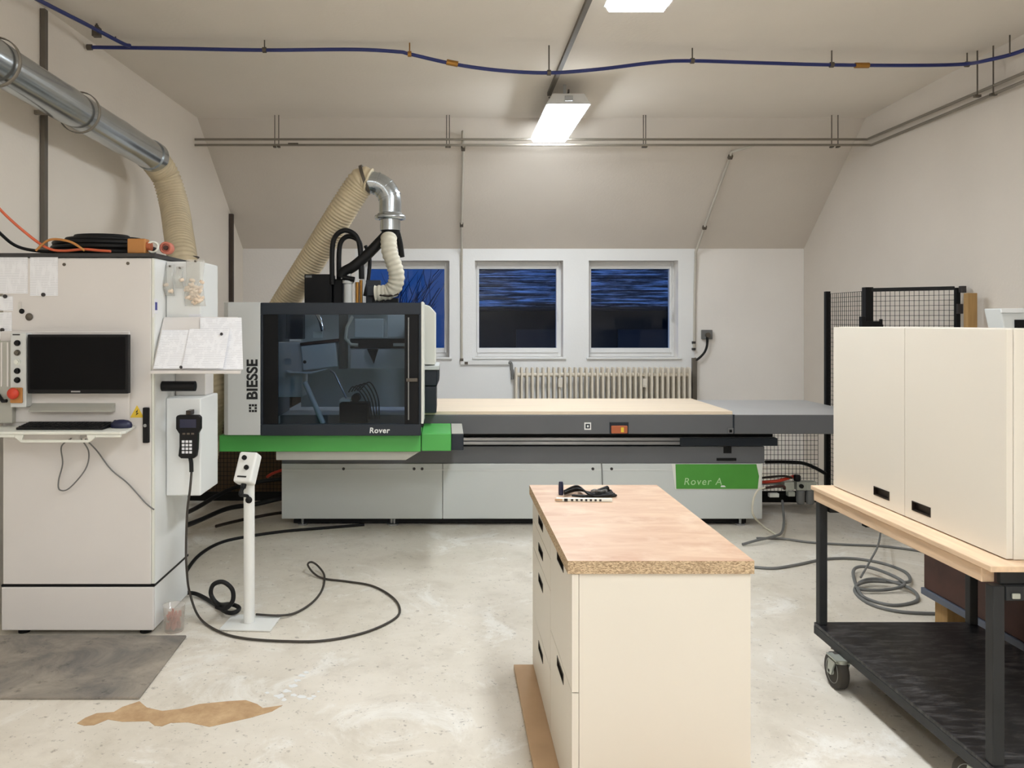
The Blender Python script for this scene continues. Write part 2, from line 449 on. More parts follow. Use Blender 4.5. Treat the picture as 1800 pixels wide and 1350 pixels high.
# ------------------------------------------------------------------ outside in the dusk
hs = thing('house', (4.5, 16, -4), 'neighbouring house with a snow-dusted tiled roof beyond the windows', 'house')
mb = MB(); x0, x1 = .32, 11.0; y, z = 14.6, 1.86; rows = 30
for i in range(rows):
    yy = y + i * .15; zz = z + i * .088
    mb.hexa([(x0, yy, zz - .04), (x1, yy, zz - .04), (x1, yy + .17, zz + .06), (x0, yy + .17, zz + .06)],
            [(x0, yy, zz + .02), (x1, yy, zz + .02), (x1, yy + .17, zz + .1), (x0, yy + .17, zz + .1)])
mb.build('roof', 'snowy_tiles', hs)
B(.62, 10.6, 14.9, 18.6, -4, 1.8).build('wall', 'outside_wall', hs)
B(.30, 11.0, 14.46, 14.6, 1.74, 1.82).build('gutter', 'outside_wall', hs, .03)
for q in (1.3, 3.2, 5.1): B(q, q + 1.0, 14.86, 14.9, .2, 1.4).build('shutter', 'slate', hs)

tr = thing('tree', (-.9, 13, -4), 'bare branched tree outside the left window', 'tree')
tk = MB(); rt = Vector((-1.0, 13, -4)); tk.tube([rt, rt + Vector((.05, 0, 3)), rt + Vector((.1, .1, 5.2))], .1, 8, rf=lambda i: (.16, .12, .06)[i]); tk.build('trunk', 'bark', tr)
br = MB()
def branch(p, d, L, r, lev):
    pts = [p]; q = p.copy(); dd = d.copy()
    for _ in range(4):
        dd = (dd + Vector((random.uniform(-.18, .18), random.uniform(-.18, .18), random.uniform(-.02, .12)))).normalized(); q = q + dd * L / 4; pts.append(q.copy())
    br.tube(pts, r, 4, rf=lambda i: r * (1 - .18 * i))
    if lev:
        for _ in range(4):
            t = random.choice(pts[1:]); branch(t, (dd + Vector((random.uniform(-.8, .8), random.uniform(-.8, .8), random.uniform(-.1, .5)))).normalized(), L * .6, r * .55, lev - 1)
for i in range(9):
    branch(rt + Vector((.06, .03, 3.6 + .18 * i)), Vector((random.uniform(-.9, .9), random.uniform(-.6, .6), 1)).normalized(), 1.5, .03, 2)
br.build('branches', 'bark', tr)

# ================================================================== CEILING LAMPS
LAMPS = [(5.97, 7.12, 'strip lamp over the green machine, hung nearest the slope'), (2.98, 4.13, 'strip lamp cut by the top edge, next before the slope lamp'),
         (-.02, 1.13, None), (-2.9, -1.75, None), (-1.35, -.2, None)]  # the unlabelled three are unseen lamps, added to brighten the room
for (y0, y1, w) in LAMPS:
    x0, x1 = (.745, 1.085) if y0 > 5 else ((-1.32, -.98) if y0 == -1.35 else (.81, 1.15))
    lab = ('white ceiling ' + w) if w else ('added white ceiling strip lamp of an assumed left row, behind the camera' if x0 < 0 else 'added white ceiling strip lamp continuing the row, unseen behind the camera')
    t = thing('ceiling_lamp', ((x0 + x1) / 2, (y0 + y1) / 2, 3.15), lab, 'lamp', 'ceiling strip lamps')
    zb = 3.15
    MB().prism([(x0, zb + .028), (x1, zb + .028), (x1 - .05, zb + .11), (x0 + .05, zb + .11)], 'y', y0, y1).build('housing', 'lamp_body', t, .006)
    MB().prism([(x0 + .012, zb + .027), (x0 + .03, zb), (x1 - .03, zb), (x1 - .012, zb + .027)], 'y', y0 + .012, y1 - .012).build('diffuser', 'lamp_lens', t)
    for yy in (y0 + .2, y1 - .2):
        mb = MB(); mb.box((x0 + x1) / 2 - .08, (x0 + x1) / 2 + .08, yy - .015, yy + .015, zb + .11, zb + .118)
        mb.box((x0 + x1) / 2 - .012, (x0 + x1) / 2 + .012, yy - .003, yy + .003, zb + .118, ZC)
        mb.build('bracket', 'steel', t)
    B((x0 + x1) / 2 - .03, (x0 + x1) / 2 + .03, y0 - .012, y0, zb + .05, zb + .09).build('end_clip', 'steel', t, .003)

t = thing('cable_duct', (.8, 3.5, ZC - .05), 'grey cable conduit along the ceiling ending at the nearer end of the lamp', 'conduit')
yq_ = F * .00455
mb = MB(); mb.hexa([Vector((.805, yq_, ZC - .03)), Vector((.835, yq_, ZC - .03)), Vector((.835, yq_, ZC - .002)), Vector((.805, yq_, ZC - .002))],
        [Vector((.745, -.5, ZC - .03)), Vector((.775, -.5, ZC - .03)), Vector((.775, -.5, ZC - .002)), Vector((.745, -.5, ZC - .002))])
mb.build('channel', 'dark_channel', t)
a = Vector((.82, yq_ - .01, ZC - .045))
cable([a, a + Vector((.03, -.05, -.02)), a + Vector((.1, -.26, -.05)), Vector((.91, 5.94, 3.275))], .008).build('cable', 'rubber_brown', t)

# ================================================================== BLUE AIR HOSE
t = thing('air_hose', P(800, 113, .00366), 'blue compressed air hose clipped in waves under the ceiling', 'hose')
kb = .00366
main = [(155, 83), (300, 85), (460, 88), (620, 87), (700, 91), (720, 95), (800, 113), (880, 124), (965, 128), (1050, 122), (1150, 110), (1215, 107), (1350, 111), (1460, 114), (1600, 115), (1690, 113)]
def kk(px): return .00366 + (px - 150) / 1540 * .00022
pts = [P(x, y, kk(x)) for x, y in main]
cable(pts + [P(1735, 106, .0037), P(1800, 88, .0036), P(1900, 40, .0032), P(2100, -60, .0027)], .0125, 8).build('main_hose', 'blue_hose', t)
cable([P(228, 80, kb), P(215, 76, kb - .00005), P(150, 42, .0034), P(68, 0, .0031), P(-60, -70, .0026)], .0125, 8).build('branch_hose', 'blue_hose', t)
for (x, y) in ((465, 88), (720, 95), (965, 128), (1217, 107), (1462, 114), (1700, 113)):
    p = P(x, y, kk(x)); mb = MB(); mb.cyl(p + Vector((0, 0, .012)), Vector((p.x, p.y, ZC - .001)), .0045, 6); mb.cyl(p - Vector((.012, 0, 0)), p + Vector((.012, 0, 0)), .019, 10)
    mb.build('hose_clip', 'dull_iron' if x != 720 else 'brass', t)
p = P(1775, 95, .00364); mb = MB(); mb.cyl(p, Vector((p.x, p.y, ZC - .001)), .0045, 6); mb.build('hose_clip', 'dull_iron', t)
for (x, y, x2, y2) in ((785, 109, 805, 113), (1503, 115, 1527, 115)):
    MB().cyl(P(x, y, kk(x)), P(x2, y2, kk(x2)), .019, 10).build('coupling', 'brass', t)
MB().cyl(P(153, 83, kb), P(162, 83, kb), .019, 10).build('end_cap', 'dull_iron', t)
p = P(170, 56, .0035); mb = MB(); mb.cyl(p - Vector((0, 0, .02)), p + Vector((0, 0, .04)), .012, 8); mb.box(p.x - .022, p.x + .022, p.y - .02, p.y + .02, p.z - .03, p.z + .025); mb.cyl(p + Vector((0, 0, .03)), Vector((p.x, p.y, ZC - .001)), .006, 6)
mb.build('valve', 'dull_iron', t)
p = P(203, 72, kb); MB().cyl(p, Vector((p.x, p.y, ZC - .001)), .005, 6).build('hose_clip', 'dull_iron', t)

# ================================================================== CONDUIT PAIR ROUND THE ROOM
t = thing('conduit_pair', P(900, 255, .00505), 'pair of thin grey conduits hung below the slope and along the right wall', 'conduit')
kp = .00505
for dz, ye, yf in ((0, 128, 0.0), (-.05, 143, .02)):
    y = 245 - dz / kp
    a = P(345, y, kp); a.x = LW(a.y) + .012; c = P(1524 + (8 if dz else 0), y, kp - yf * .001); e = P(1800, ye, .00357); f = e + (e - c) * .8
    mb = MB(); mb.tube([a, c - Vector((.03, 0, 0)), c, c + (e - c) * .02, e, f], .0105, 8)
    mb.build('conduit', 'pipe_grey', t)
for x in (483, 490, 785, 790, 1131, 1135, 1462, 1473):
    p = P(x, 257, kp); mb = MB(); mb.cyl((p.x, p.y, p.z), (p.x, p.y, ZC - .001), .004, 6); mb.box(p.x - .012, p.x + .012, p.y - .02, p.y + .02, p.z - .012, p.z)
    mb.build('hanger', 'dull_iron', t)
for x, y in ((1718, 168), (1746, 165)):
    k = .00385 if x < 1730 else .00378
    p = P(x, y, k); mb = MB(); mb.cyl(p, (p.x, p.y, ZC - .001), .005, 6); mb.box(p.x - .02, p.x + .02, p.y - .012, p.y + .012, p.z - .012, p.z + .004); mb.build('hanger', 'dull_iron', t)
mb = MB(); p = P(515, 252, kp); mb.box(p.x - .04, p.x + .05, p.y - .02, p.y - .013, p.z - .015, p.z); mb.build('clip', 'dull_iron', t)

def slope_z(y): return ZC - (y - YC) / (YB - YC) * (ZC - ZK)
# left drop: down the slope, the wall, under the middle window and to the radiator
t = thing('drop_pipe', (.16, YB, 1.1), 'thin white pipe dropping past the middle window to the radiator', 'pipe')
x = .145; pts = [Vector((x, 7.09, 3.12)), Vector((x, 7.13, 3.13)), Vector((x, 7.17, 3.26))]
for yy in (7.3, 7.8, 8.3): pts.append(Vector((x + .01, yy, slope_z(yy) - .03)))
pts += [Vector((.162, YB - .04, ZK - .04)), Vector((.162, YB - .02, 1.8)), Vector((.162, YB - .02, 1.125))]
MB().tube(pts, .012, 8).build('riser', 'pipe_pale', t)
mb = MB(); mb.box(.15, .67, YB - .03, YB - .006, 1.086, 1.135); mb.build('duct', 'window_white', t, .004)
cable([Vector((.66, YB - .02, 1.11)), Vector((.69, YB - .02, 1.10)), Vector((.695, YB - .03, 1.04)), Vector((.702, YB - .035, 1.02)), Vector((.703, YB - .04, .93))], .016, 8).build('elbow', 'cable_grey', t)
for yy in (7.42, 8.22):
    p = Vector((.155, yy, slope_z(yy) - .03)); MB().obox(p, (.036, .04, .03), Matrix.Rotation(math.radians(-37.5), 3, 'X')).build('clip', 'dull_iron', t, .003)
for xx, zz in ((.162, 1.14), (.21, 1.105)):
    B(xx - .018, xx + .018, YB - .036, YB - .0065, zz - .014, zz + .014).build('clip', 'dull_iron', t, .003)

t = thing('drop_pipe', (2.67, YB, 1.1), 'thin white pipe dropping down the slope right of the three windows', 'pipe')
pts = [Vector((2.68, 7.09, 3.1)), Vector((2.665, 7.24, 3.06))]
pts = [Vector((2.74, 7.085, 3.12)), Vector((2.70, 7.15, 3.11))] + [Vector((2.67, yy, slope_z(yy) - .03)) for yy in (7.45, 7.8, 8.3)]
pts += [Vector((2.66, YB - .04, ZK - .04)), Vector((2.655, YB - .02, 1.9)), Vector((2.648, YB - .02, 1.27))]
MB().tube(pts, .013, 8).build('riser', 'pipe_pale', t)
for yy in (7.5, 8.25):
    p = Vector((2.672, yy, slope_z(yy) - .03)); MB().obox(p, (.04, .04, .03), Matrix.Rotation(math.radians(-37.5), 3, 'X')).build('clip', 'dull_iron', t, .003)
for zz in (1.325, 1.255):
    B(2.625, 2.66, YB - .04, YB - .0065, zz - .012, zz + .012).build('clip', 'magnet_dark', t, .003)
t = thing('wall_socket', P(1242, 587, .0061), 'small grey socket with a black cable right of the windows', 'socket')
p = P(1241, 588, .0061)
mb = MB(); mb.box(p.x - .055, p.x + .055, YB - .05, YB - .001, p.z - .05, p.z + .05); mb.build('socket_box', 'cable_grey', t, .006)
mb = MB(); mb.cyl((p.x, YB - .075, p.z - .005), (p.x, YB - .048, p.z - .005), .026, 12); mb.build('plug', 'dull_iron', t)
cable([(p.x - .005, YB - .06, p.z - .02), (p.x - .008, YB - .055, p.z - .12), (p.x - .04, YB - .05, p.z - .2), (p.x - .115, YB - .045, p.z - .27), (2.646, YB - .04, 1.16)], .013, 8).build('cable', 'rubber_black', t)
t = MB().box(2.622, 2.67, YB - .055, YB - .006, .01, 1.16).build('cable_trunking', 'dark_channel', None, .004)
tag(t, 'brown-grey cable trunking rising beside the right end of the radiator', 'trunking')

# radiator
t = thing('radiator', (1.65, YB - .1, .24), 'cream ribbed radiator under the right two windows', 'radiator')
n = 33; xa, xb = .735, 2.56; dx = (xb - xa) / (n - 1)
for i in range(n):
    x = xa + i * dx
    mb = MB()
    mb.prism([(x - .011, .26), (x + .011, .26), (x + .011, 1.05), (x + .006, 1.065), (x - .006, 1.065), (x - .011, 1.05)], 'y', YB - .17, YB - .05)
    mb.build('fin', 'radiator_paint', t, .003)
mb = MB(); mb.cyl((xa, YB - .11, .34), (xb + .02, YB - .11, .34), .022, 12); mb.cyl((xa, YB - .11, .985), (xb + .02, YB - .11, .985), .022, 12); mb.build('header_tube', 'radiator_paint', t)
for px in (984, 1132):
    x = (px - 785) * .006
    mb = MB(); mb.box(x - .022, x + .022, YB - .185, YB - .171, .86, .95); mb.cyl((x + .005, YB - .2, .87), (x + .005, YB - .17, .87), .014, 10)
    mb.build('bracket', 'cream', t, .003)
for xx in (xa, xb):
    mb = MB(); mb.box(xx - .014, xx + .014, YB - .15, YB - .07, 0, .26); mb.build('foot', 'radiator_paint', t)

# channels on the left wall
for k, z0, z1, w, d, mt, lab in ((.0033, .02, 3.36, .04, .03, 'dark_channel', 'brown-grey vertical channel on the left wall behind the duct'),
                              (.00577, .02, 2.64, .05, .04, 'brown_channel', 'dark brown vertical channel near the back left corner')):
    y = F * k
    tag(B(LW(y + .03) + .002, LW(y + .03) + d, y - w / 2 if w < .045 else y - w / 2, y + w / 2, z0, z1).build('wall_channel', mt, None, .003), lab, 'channel', 'vertical wall channels')

# ================================================================== EXTRACTION DUCT ON THE LEFT
t = thing('extraction_duct', (-2.06, 5.5, 2.6), 'galvanised extraction duct high on the left wall ending in a ribbed hose', 'duct')
A = P(268, 275, .00399); Z = Vector((-2.15, F * .0021, 2.80))
d = (Z - A)
mb = MB(); L = d.length; nseg = 5
rg = []
u0 = d.normalized()
pts = []; rad = []
q = 0.0
while q < L:
    pts.append(A + u0 * q); q += .11
    rad.append(.100 if len(pts) % 6 else .1035)
mb.tube(pts, .1, 32, rf=lambda i: rad[i]); mb.build('duct_pipe', 'galvanised', t)
mb = MB(); mb.cyl(A - u0 * .03, A + u0 * .05, .108, 32); mb.build('end_collar', 'galvanised', t, .003)
for k in (.00325, .00268):
    f = (F * k - A.y) / d.y; c = A + d * f
    mb = MB()
    w1 = u0.orthogonal().normalized(); w2 = u0.cross(w1)
    ring = []
    n = 32
    for i in range(n):
        t_ = 2 * math.pi * i / n; o = w1 * math.cos(t_) + w2 * math.sin(t_)
        ring.append([c + o * .115 - u0 * .011, c + o * .120 - u0 * .011, c + o * .120 + u0 * .011, c + o * .115 + u0 * .011])
    mb.rings(ring, closed=True)
    mb.box(LW(c.y) + .004, c.x - .11, c.y - .012, c.y + .012, c.z - .012, c.z + .012)
    mb.build('pipe_clamp', 'pipe_grey', t)
hp = [A + u0 * .02, A - u0 * .05 - Vector((0, 0, .02)), P(292, 312, .0041), P(306, 360, .0041), P(314, 410, .0040), P(321, 460, .0039), P(330, 540, .0039), P(352, 620, .0039), P(373, 680, .0039), P(364, 760, .0040), P(350, 850, .0041)]
ribbed(hp, .098, .026).build('flexible_hose', 'hose_cream', t)
p = P(321, 452, .00392)
mb = MB(); mb.tube([p + Vector((math.cos(a) * .106, math.sin(a) * .106, 0)) for a in [2 * math.pi * i / 24 for i in range(24)]], .006, 6, closed=True); mb.build('hose_clip', 'dull_iron', t)

# ================================================================== CONTROL CABINET
kc = .0028; CY = F * kc                      # front face
CX0, CX1 = -2.19, -1.442; CYB = F * .00317   # back
t = thing('control_cabinet', ((CX0 + CX1) / 2, CY, 0), 'tall light grey electrical control cabinet with dark lid at the left', 'cabinet')
zs = H - (1030 - 565) * kc
B(CX0, CX1, CY + .02, CYB, .03, 1.865).build('body', 'cabinet_white', t, .004)
B(CX0 + .006, CX1 - .012, CY, CY + .018, zs + .008, 1.862).build('door', 'cabinet_grey', t, .004)
B(CX0, CX1, CY - .002, CY + .0195, .03, zs - .006).build('plinth_panel', 'cabinet_grey', t, .004)
B(CX0 - .004, CX1 + .003, CY + .004, CYB + .004, zs - .0055, zs + .005).build('seal_strip', 'near_black', t)
B(CX0 - .01, CX1 + .012, CY - .008, CYB + .01, 1.866, 1.886).build('lid', 'dark_lid', t, .003)
B(CX1 - .011, CX1 + .001, CY + .002, CY + .019, zs + .01, 1.862).build('door_edge', 'machine_ivory', t, .002)
for x in (CX0 + .08, CX1 - .06):
    for y in (CY + .06, CYB - .06):
        MB().cyl((x, y, 0), (x, y, .03), .028, 12).build('foot', 'near_black', t)
p = P(258, 747, kc)
hb = B(p.x - .014, p.x + .016, CY - .02, CY - .0005, H - (778 - 565) * kc, H - (716 - 565) * kc).build('door_handle', 'black_plastic', t, .004)
mb = MB(); mb.cyl((p.x, CY - .026, p.z + .0), (p.x, CY - .02, p.z), .008, 10); mb.build('lock', 'steel', hb)
# monitor niche panel behind the screen
B(-2.19, -1.555, CY - .014, CY - .0005, H - (742 - 565) * kc, H - (582 - 565) * kc).build('screen_panel', 'cabinet_grey', t, .006)
MB().hexa([P(60, 720, kc) + Vector((0, -.055, 0)), P(205, 720, kc) + Vector((0, -.055, 0)), P(205, 708, kc) + Vector((0, -.0145, 0)), P(60, 708, kc) + Vector((0, -.0145, 0))],
          [P(60, 722, kc) + Vector((0, -.055, 0)), P(205, 722, kc) + Vector((0, -.055, 0)), P(205, 722, kc) + Vector((0, -.0145, 0)), P(60, 722, kc) + Vector((0, -.0145, 0))]).build('screen_ledge', 'skirt_grey', t)
B(-1.449, -1.4425, CY + .001, CY + .0195, 1.57, 1.63).build('label_plate', 'label_white', t)
# logo plate on the right door edge
lp = B(CX1 + .0015, CX1 + .003, CY + .003, CY + .05, H - (551 - 565) * kc + .0, H - (525 - 565) * kc).build('logo_plate', 'label_white', t)
B(CX1 + .003, CX1 + .0038, CY + .012, CY + .04, H - (545 - 565) * kc, H - (531 - 565) * kc).build('logo', 'print_blue', lp)
# side enclosures
yA, yB_ = F * .00292, F * .00314
SX = -1.262
B(CX1 + .002, SX, yA, yB_, 1.30, 1.858).build('upper_enclosure', 'cabinet_white', t, .006)
B(CX1 + .002, SX, yA, yB_, .655, 1.156).build('lower_enclosure', 'cabinet_white', t, .006)
B(CX1 + .002, SX - .018, F * .00302, yB_ - .02, 1.157, 1.299).build('connecting_column', 'cabinet_grey', t, .004)
mb = MB(); mb.cyl((CX1 + .003, F * .00288, H - 113 * .0029), (SX - .01, F * .00288, H - 113 * .0029), .026, 14); mb.build('cross_tube', 'black_plastic', t)
B(SX - .06, SX + .002, yA - .002, yA - .0005, H - (570 - 565) * .0029, H - (552 - 565) * .0029).build('rating_plate', 'label_white', t)
for x, y in ((113, 465), (225, 463)):
    p = P(x, y, kc); MB().cyl((p.x, CY - .004, p.z), (p.x, CY, p.z), .008, 10).build('screw', 'dull_iron', t)

# keyboard shelf of the cabinet
ZS = 1.038; kf = .00264
s = thing('keyboard_shelf', (-1.9, F * .00272, ZS), 'white fold-down keyboard shelf fixed to the control cabinet', 'shelf')
mb = MB(); mb.prism([(-2.19, CY - .001), (-1.53, CY - .001), (-1.50, F * kf + .03), (-1.512, F * kf), (-2.19, F * kf)], 'z', ZS - .014, ZS); mb.build('shelf_board', 'machine_ivory', s, .004)
yl = F * kf
mb = MB(); zl = ZS - .0145
xl, xr = -1.975, -1.66
mb.box(-2.19, xl - .03, yl, yl + .012, zl - .012, zl); mb.box(xr + .03, -1.513, yl, yl + .012, zl - .012, zl)
mb.hexa([(xl - .03, yl, zl - .012), (xl - .03, yl + .012, zl - .012), (xl, yl + .012, zl - .036), (xl, yl, zl - .036)], [(xl - .03, yl, zl), (xl - .03, yl + .012, zl), (xl + .012, yl + .012, zl - .0), (xl + .012, yl, zl - .0)])
mb.hexa([(xr, yl, zl - .036), (xr, yl + .012, zl - .036), (xr + .03, yl + .012, zl - .012), (xr + .03, yl, zl - .012)], [(xr - .012, yl, zl), (xr - .012, yl + .012, zl), (xr + .03, yl + .012, zl), (xr + .03, yl, zl)])
mb.box(xl, xr, yl, yl + .012, zl - .036, zl - .024)
mb.build('grip_rail', 'machine_ivory', s, .002)
B(-2.1, -1.75, CY - .12, CY - .001, ZS - .05, ZS - .0145).build('support_bracket', 'cabinet_grey', s, .003)

k = thing('keyboard', (-1.83, F * .00272, ZS), 'flat black computer keyboard on the white shelf', 'keyboard')
MB().prism([(F * .00268, ZS + .001), (F * .00277, ZS + .001), (F * .00277, ZS + .024), (F * .00268, ZS + .012)], 'x', -2.03, -1.62).build('keyboard_base', 'black_plastic', k, .003)
mb = MB()
for r in range(5):
    for q in range(19):
        y = F * .00268 + .012 + r * .0215; zz = ZS + .0125 + r * .0021
        mb.box(-2.022 + q * .0209, -2.022 + q * .0209 + .017, y, y + .017, zz, zz + .005)
mb.build('keys', 'near_black', k)
mo = thing('mouse', P(236, 745, .00274), 'dark blue computer mouse at the right end of the keyboard shelf', 'mouse')
c = Vector((-1.566, F * .00274, ZS + .001)); rg = []
for i, (rx, ry, z) in enumerate(((.05, .031, 0), (.053, .033, .01), (.048, .03, .024), (.034, .021, .034), (.014, .008, .038))):
    rg.append([c + Vector((rx * math.cos(a), ry * math.sin(a), z)) for a in [2 * math.pi * j / 16 for j in range(16)]])
MB().rings(rg).build('mouse_body', 'navy_plastic', mo)
mb = MB(); mb.cyl(c + Vector((-.03, -.004, .029)), c + Vector((-.03, .004, .029)), .008, 10); mb.build('scroll_wheel', 'black_plastic', mo)

# yellow triangular warning sticker
p = P(241, 724, kc)
w = thing('warning_sticker', (p.x, CY - .002, p.z - .04), 'yellow triangular warning sticker beside the black door handle', 'sticker')
MB().prism([(p.x - .034, p.z - .028), (p.x + .034, p.z - .028), (p.x, p.z + .033)], 'y', CY - .0016, CY - .0004).build('sticker_face', 'yellow', w)
MB().prism([(p.x - .006, p.z - .018), (p.x + .009, p.z - .006), (p.x + .001, p.z - .006), (p.x + .005, p.z + .014), (p.x - .007, p.z - .002), (p.x, p.z - .002)], 'y', CY - .0022, CY - .0017).build('warning_symbol', 'print_black', w)

# monitor
km = .00274
x0, x1 = (48 - 785) * km, (225 - 785) * km; z0, z1 = H - (692 - 565) * km, H - (588 - 565) * km
mo = thing('monitor', ((x0 + x1) / 2, F * km, z0), 'black wide flat computer monitor on the control cabinet', 'monitor')
B(x0, x1, F * km, F * km + .035, z0, z1).build('casing', 'black_plastic', mo, .004)
B(x0 + .012, x1 - .012, F * km - .0012, F * km - .0002, z0 + .02, z1 - .012).build('screen', 'screen_black', mo)
B((x0 + x1) / 2 - .05, (x0 + x1) / 2 + .05, F * km + .0355, CY - .0145, (z0 + z1) / 2 - .05, (z0 + z1) / 2 + .05).build('wall_mount', 'black_plastic', mo)
xx = (133 - 785) * km
B(xx - .022, xx + .022, F * km - .001, F * km - .0002, z0 + .007, z0 + .0135).build('logo_strip', 'steel', mo)

# push-button strip with emergency stop
kq = .00275; yq = F * kq
x0, x1 = (18 - 785) * kq, (46 - 785) * kq
b_ = thing('button_panel', ((x0 + x1) / 2, yq, 1.13), 'narrow grey push button strip left of the monitor', 'control panel')
B(x0, x1, yq, CY - .0145, H - (716 - 565) * kq, H - (585 - 565) * kq).build('panel_box', 'machine_light', b_, .004)
B(x0 + .012, x1 - .03, yq - .002, yq - .0002, H - (588 - 565) * kq - .004, H - (588 - 565) * kq + .002).build('name_strip', 'print_black', b_)
for y, mt in ((603, 'black_plastic'), (620, 'dull_iron'), (636, 'machine_ivory'), (652, 'black_plastic'), (668, 'black_plastic')):
    p = P(31, y, kq); mb = MB(); mb.cyl((p.x, yq - .016, p.z), (p.x, yq - .0002, p.z), .0105, 14); mb.cyl((p.x, yq - .006, p.z), (p.x, yq - .0001, p.z), .0145, 14)
    o = mb.build('push_button', mt, b_)
    if mt == 'machine_ivory': o['label'] = 'white push button'
p = P(29, 692, kq)
es = MB().box(p.x - .027, p.x + .033, yq - .012, yq - .0003, p.z - .045, p.z + .03).build('stop_plate', 'orange_yellow', b_, .005); es['label'] = 'yellow plate of the emergency stop'
o = MB().lathe((p.x, yq - .0125, p.z + .003), (0, -1, 0), [(.012, 0), (.012, .012), (.027, .014), (.028, .022), (.022, .03), (0, .032)], 18).build('stop_button', 'red_plastic', es); o['label'] = 'red mushroom stop button'
# recessed operator box at the very left
b2 = thing('operator_box', (-2.17, yq, 1.1), 'grey operator box at the left frame edge beside the button strip', 'control box')
B(-2.19, x0 - .002, yq + .02, CY - .0145, H - (745 - 565) * kq, H - (600 - 565) * kq).build('box_body', 'skirt_grey', b2, .004)
for xx in (-2.165, -2.135): B(xx, xx + .008, yq + .016, yq + .0198, H - (680 - 565) * kq, H - (602 - 565) * kq).build('slide_rail', 'cabinet_grey', b2)
mb = MB(); q = P(6, 705, kq); mb.tube([(q.x - .03, yq + .01, q.z + .03), (q.x, yq - .005, q.z + .0), (q.x + .02, yq - .008, q.z + .002)], .009, 8); mb.build('plug', 'black_plastic', b2)

# papers
def paper(pts, label, group, name='paper_sheet', th=.0012, n=None):
    """pts: 4 corners bottom-left, bottom-right, top-right, top-left"""
    pts = [Vector(q) for q in pts]; nn = (pts[1] - pts[0]).cross(pts[3] - pts[0]).normalized() * th
    if nn.y > 0: nn = -nn
    o = MB().hexa(pts, [q + nn for q in pts]).build(name, 'paper')
    return tag(o, label, 'paper', group)
def frontpaper(x0, x1, y0, y1, label, lift=0.0):
    yy = CY - .0006 - lift
    c = [P(x0, y1, kc), P(x1, y1, kc), P(x1, y0, kc), P(x0, y0, kc)]
    for q in c: q.y = yy
    return paper(c, label, 'papers on the cabinet door')
frontpaper(0, 49, 451, 516, 'printed white sheet at the top left corner of the cabinet door')
frontpaper(53, 102, 452, 520, 'printed white sheet right of the corner sheet, higher on the door')
frontpaper(-2, 23, 521, 546, 'small printed note under the corner sheet, upper of two')
frontpaper(-2, 21, 549, 597, 'small printed note above the button strip, lower of two')
for x, y, w in ((10, 521, 'on the upper small note'), (77, 518, 'on the lower edge of the second sheet'), (5, 580, 'on the lower small note')):
    p = P(x, y, kc)
    tag(MB().cyl((p.x, CY - .009, p.z), (p.x, CY - .002, p.z), .0095, 14).build('magnet', 'magnet_dark'), 'small dark round magnet ' + w, 'magnet', 'door magnets')
p = P(52, 557, kc); tag(MB().lathe((p.x, CY - .0005, p.z), (0, -1, 0), [(.017, 0), (.019, .004), (.016, .01), (0, .012)], 18).build('magnet', 'dull_iron'), 'large round brown magnet on the bare door left above the monitor', 'magnet', 'door magnets')
kk = thing('hanging_key', P(37, 543, kc), 'small key on a hook beside the upper note on the cabinet door', 'key')
p = P(36, 540, kc); mb = MB(); mb.box(p.x - .006, p.x + .006, CY - .004, CY - .001, p.z - .02, p.z + .026); mb.build('key_blade', 'chrome', kk)
mb = MB(); mb.cyl((p.x + .008, CY - .005, p.z - .02), (p.x + .008, CY - .001, p.z - .02), .013, 12); mb.build('key_bow', 'black_plastic', kk)

# loose keyboard wires on the cabinet front
mb = MB()
pts = [P(125, 771, kc - .0001), P(108, 785, kc - .00003), P(110, 815, kc - .00002), P(103, 845, kc - .00002), P(105, 861, kc - .00003), P(122, 858, kc - .00003), P(150, 825, kc - .00003), P(156, 795, kc - .00003), P(143, 772, kc - .0001)]
c1 = cable(pts, .0035).build('keyboard_cable', 'cable_grey'); tag(c1, 'thin grey cable loop hanging below the keyboard shelf', 'cable', 'keyboard cables')
pts = [P(150, 772, kc - .0001), P(170, 792, kc - .00002), P(195, 825, kc - .00001), P(225, 850, kc - .00001), P(256, 884, kc - .00001), P(271, 896, kc - .00001)]
c1 = cable(pts, .0035).build('keyboard_cable', 'cable_grey'); tag(c1, 'thin grey cable slanting from the keyboard shelf to the door edge', 'cable', 'keyboard cables')

# document tray with three sheets
tr_ = thing('document_tray', (-1.22, F * .0029, 1.30), 'sloped grey document tray carrying sheets beside the cabinet', 'tray')
a0, a1 = Vector((-1.437, F * .00277, 1.312)), Vector((-1.00, F * .00277, 1.312))
b0, b1 = Vector((-1.437, F * .00289, 1.573)), Vector((-1.06, F * .00289, 1.573))
MB().hexa([a0, a1, b1, b0], [q + Vector((0, .012, -.004)) for q in (a0, a1, b1, b0)]).build('tray_board', 'cabinet_grey', tr_, .003)
MB().box(-1.437, -1.0, F * .00277 - .022, F * .00277 - .002, 1.296, 1.311).build('tray_lip', 'cabinet_grey', tr_, .002)
def on_tray(u, v, lift):
    """u: x in metres, v: 0 at the lip .. 1 at the top"""
    q = a0.lerp(b0, v); nrm = Vector((0, -.9, .35)) * lift
    return Vector((u, q.y, q.z)) + nrm
def traypaper(u0, u1, v0, v1, lift, label, du=0.0):
    return paper([on_tray(u0, v0, lift), on_tray(u1, v0, lift), on_tray(u1 + du, v1, lift), on_tray(u0 + du, v1, lift)], label, 'sheets on the document tray', th=.001)
traypaper(-1.20, -.99, .01, .98, .003, 'white sheet at the back right of the tray, reaching past its edge', -.05)
traypaper(-1.425, -1.288, .015, .73, .011, 'white sheet at the left of the document tray', -.0)
traypaper(-1.286, -1.085, .015, .745, .016, 'white sheet in the middle front of the document tray')
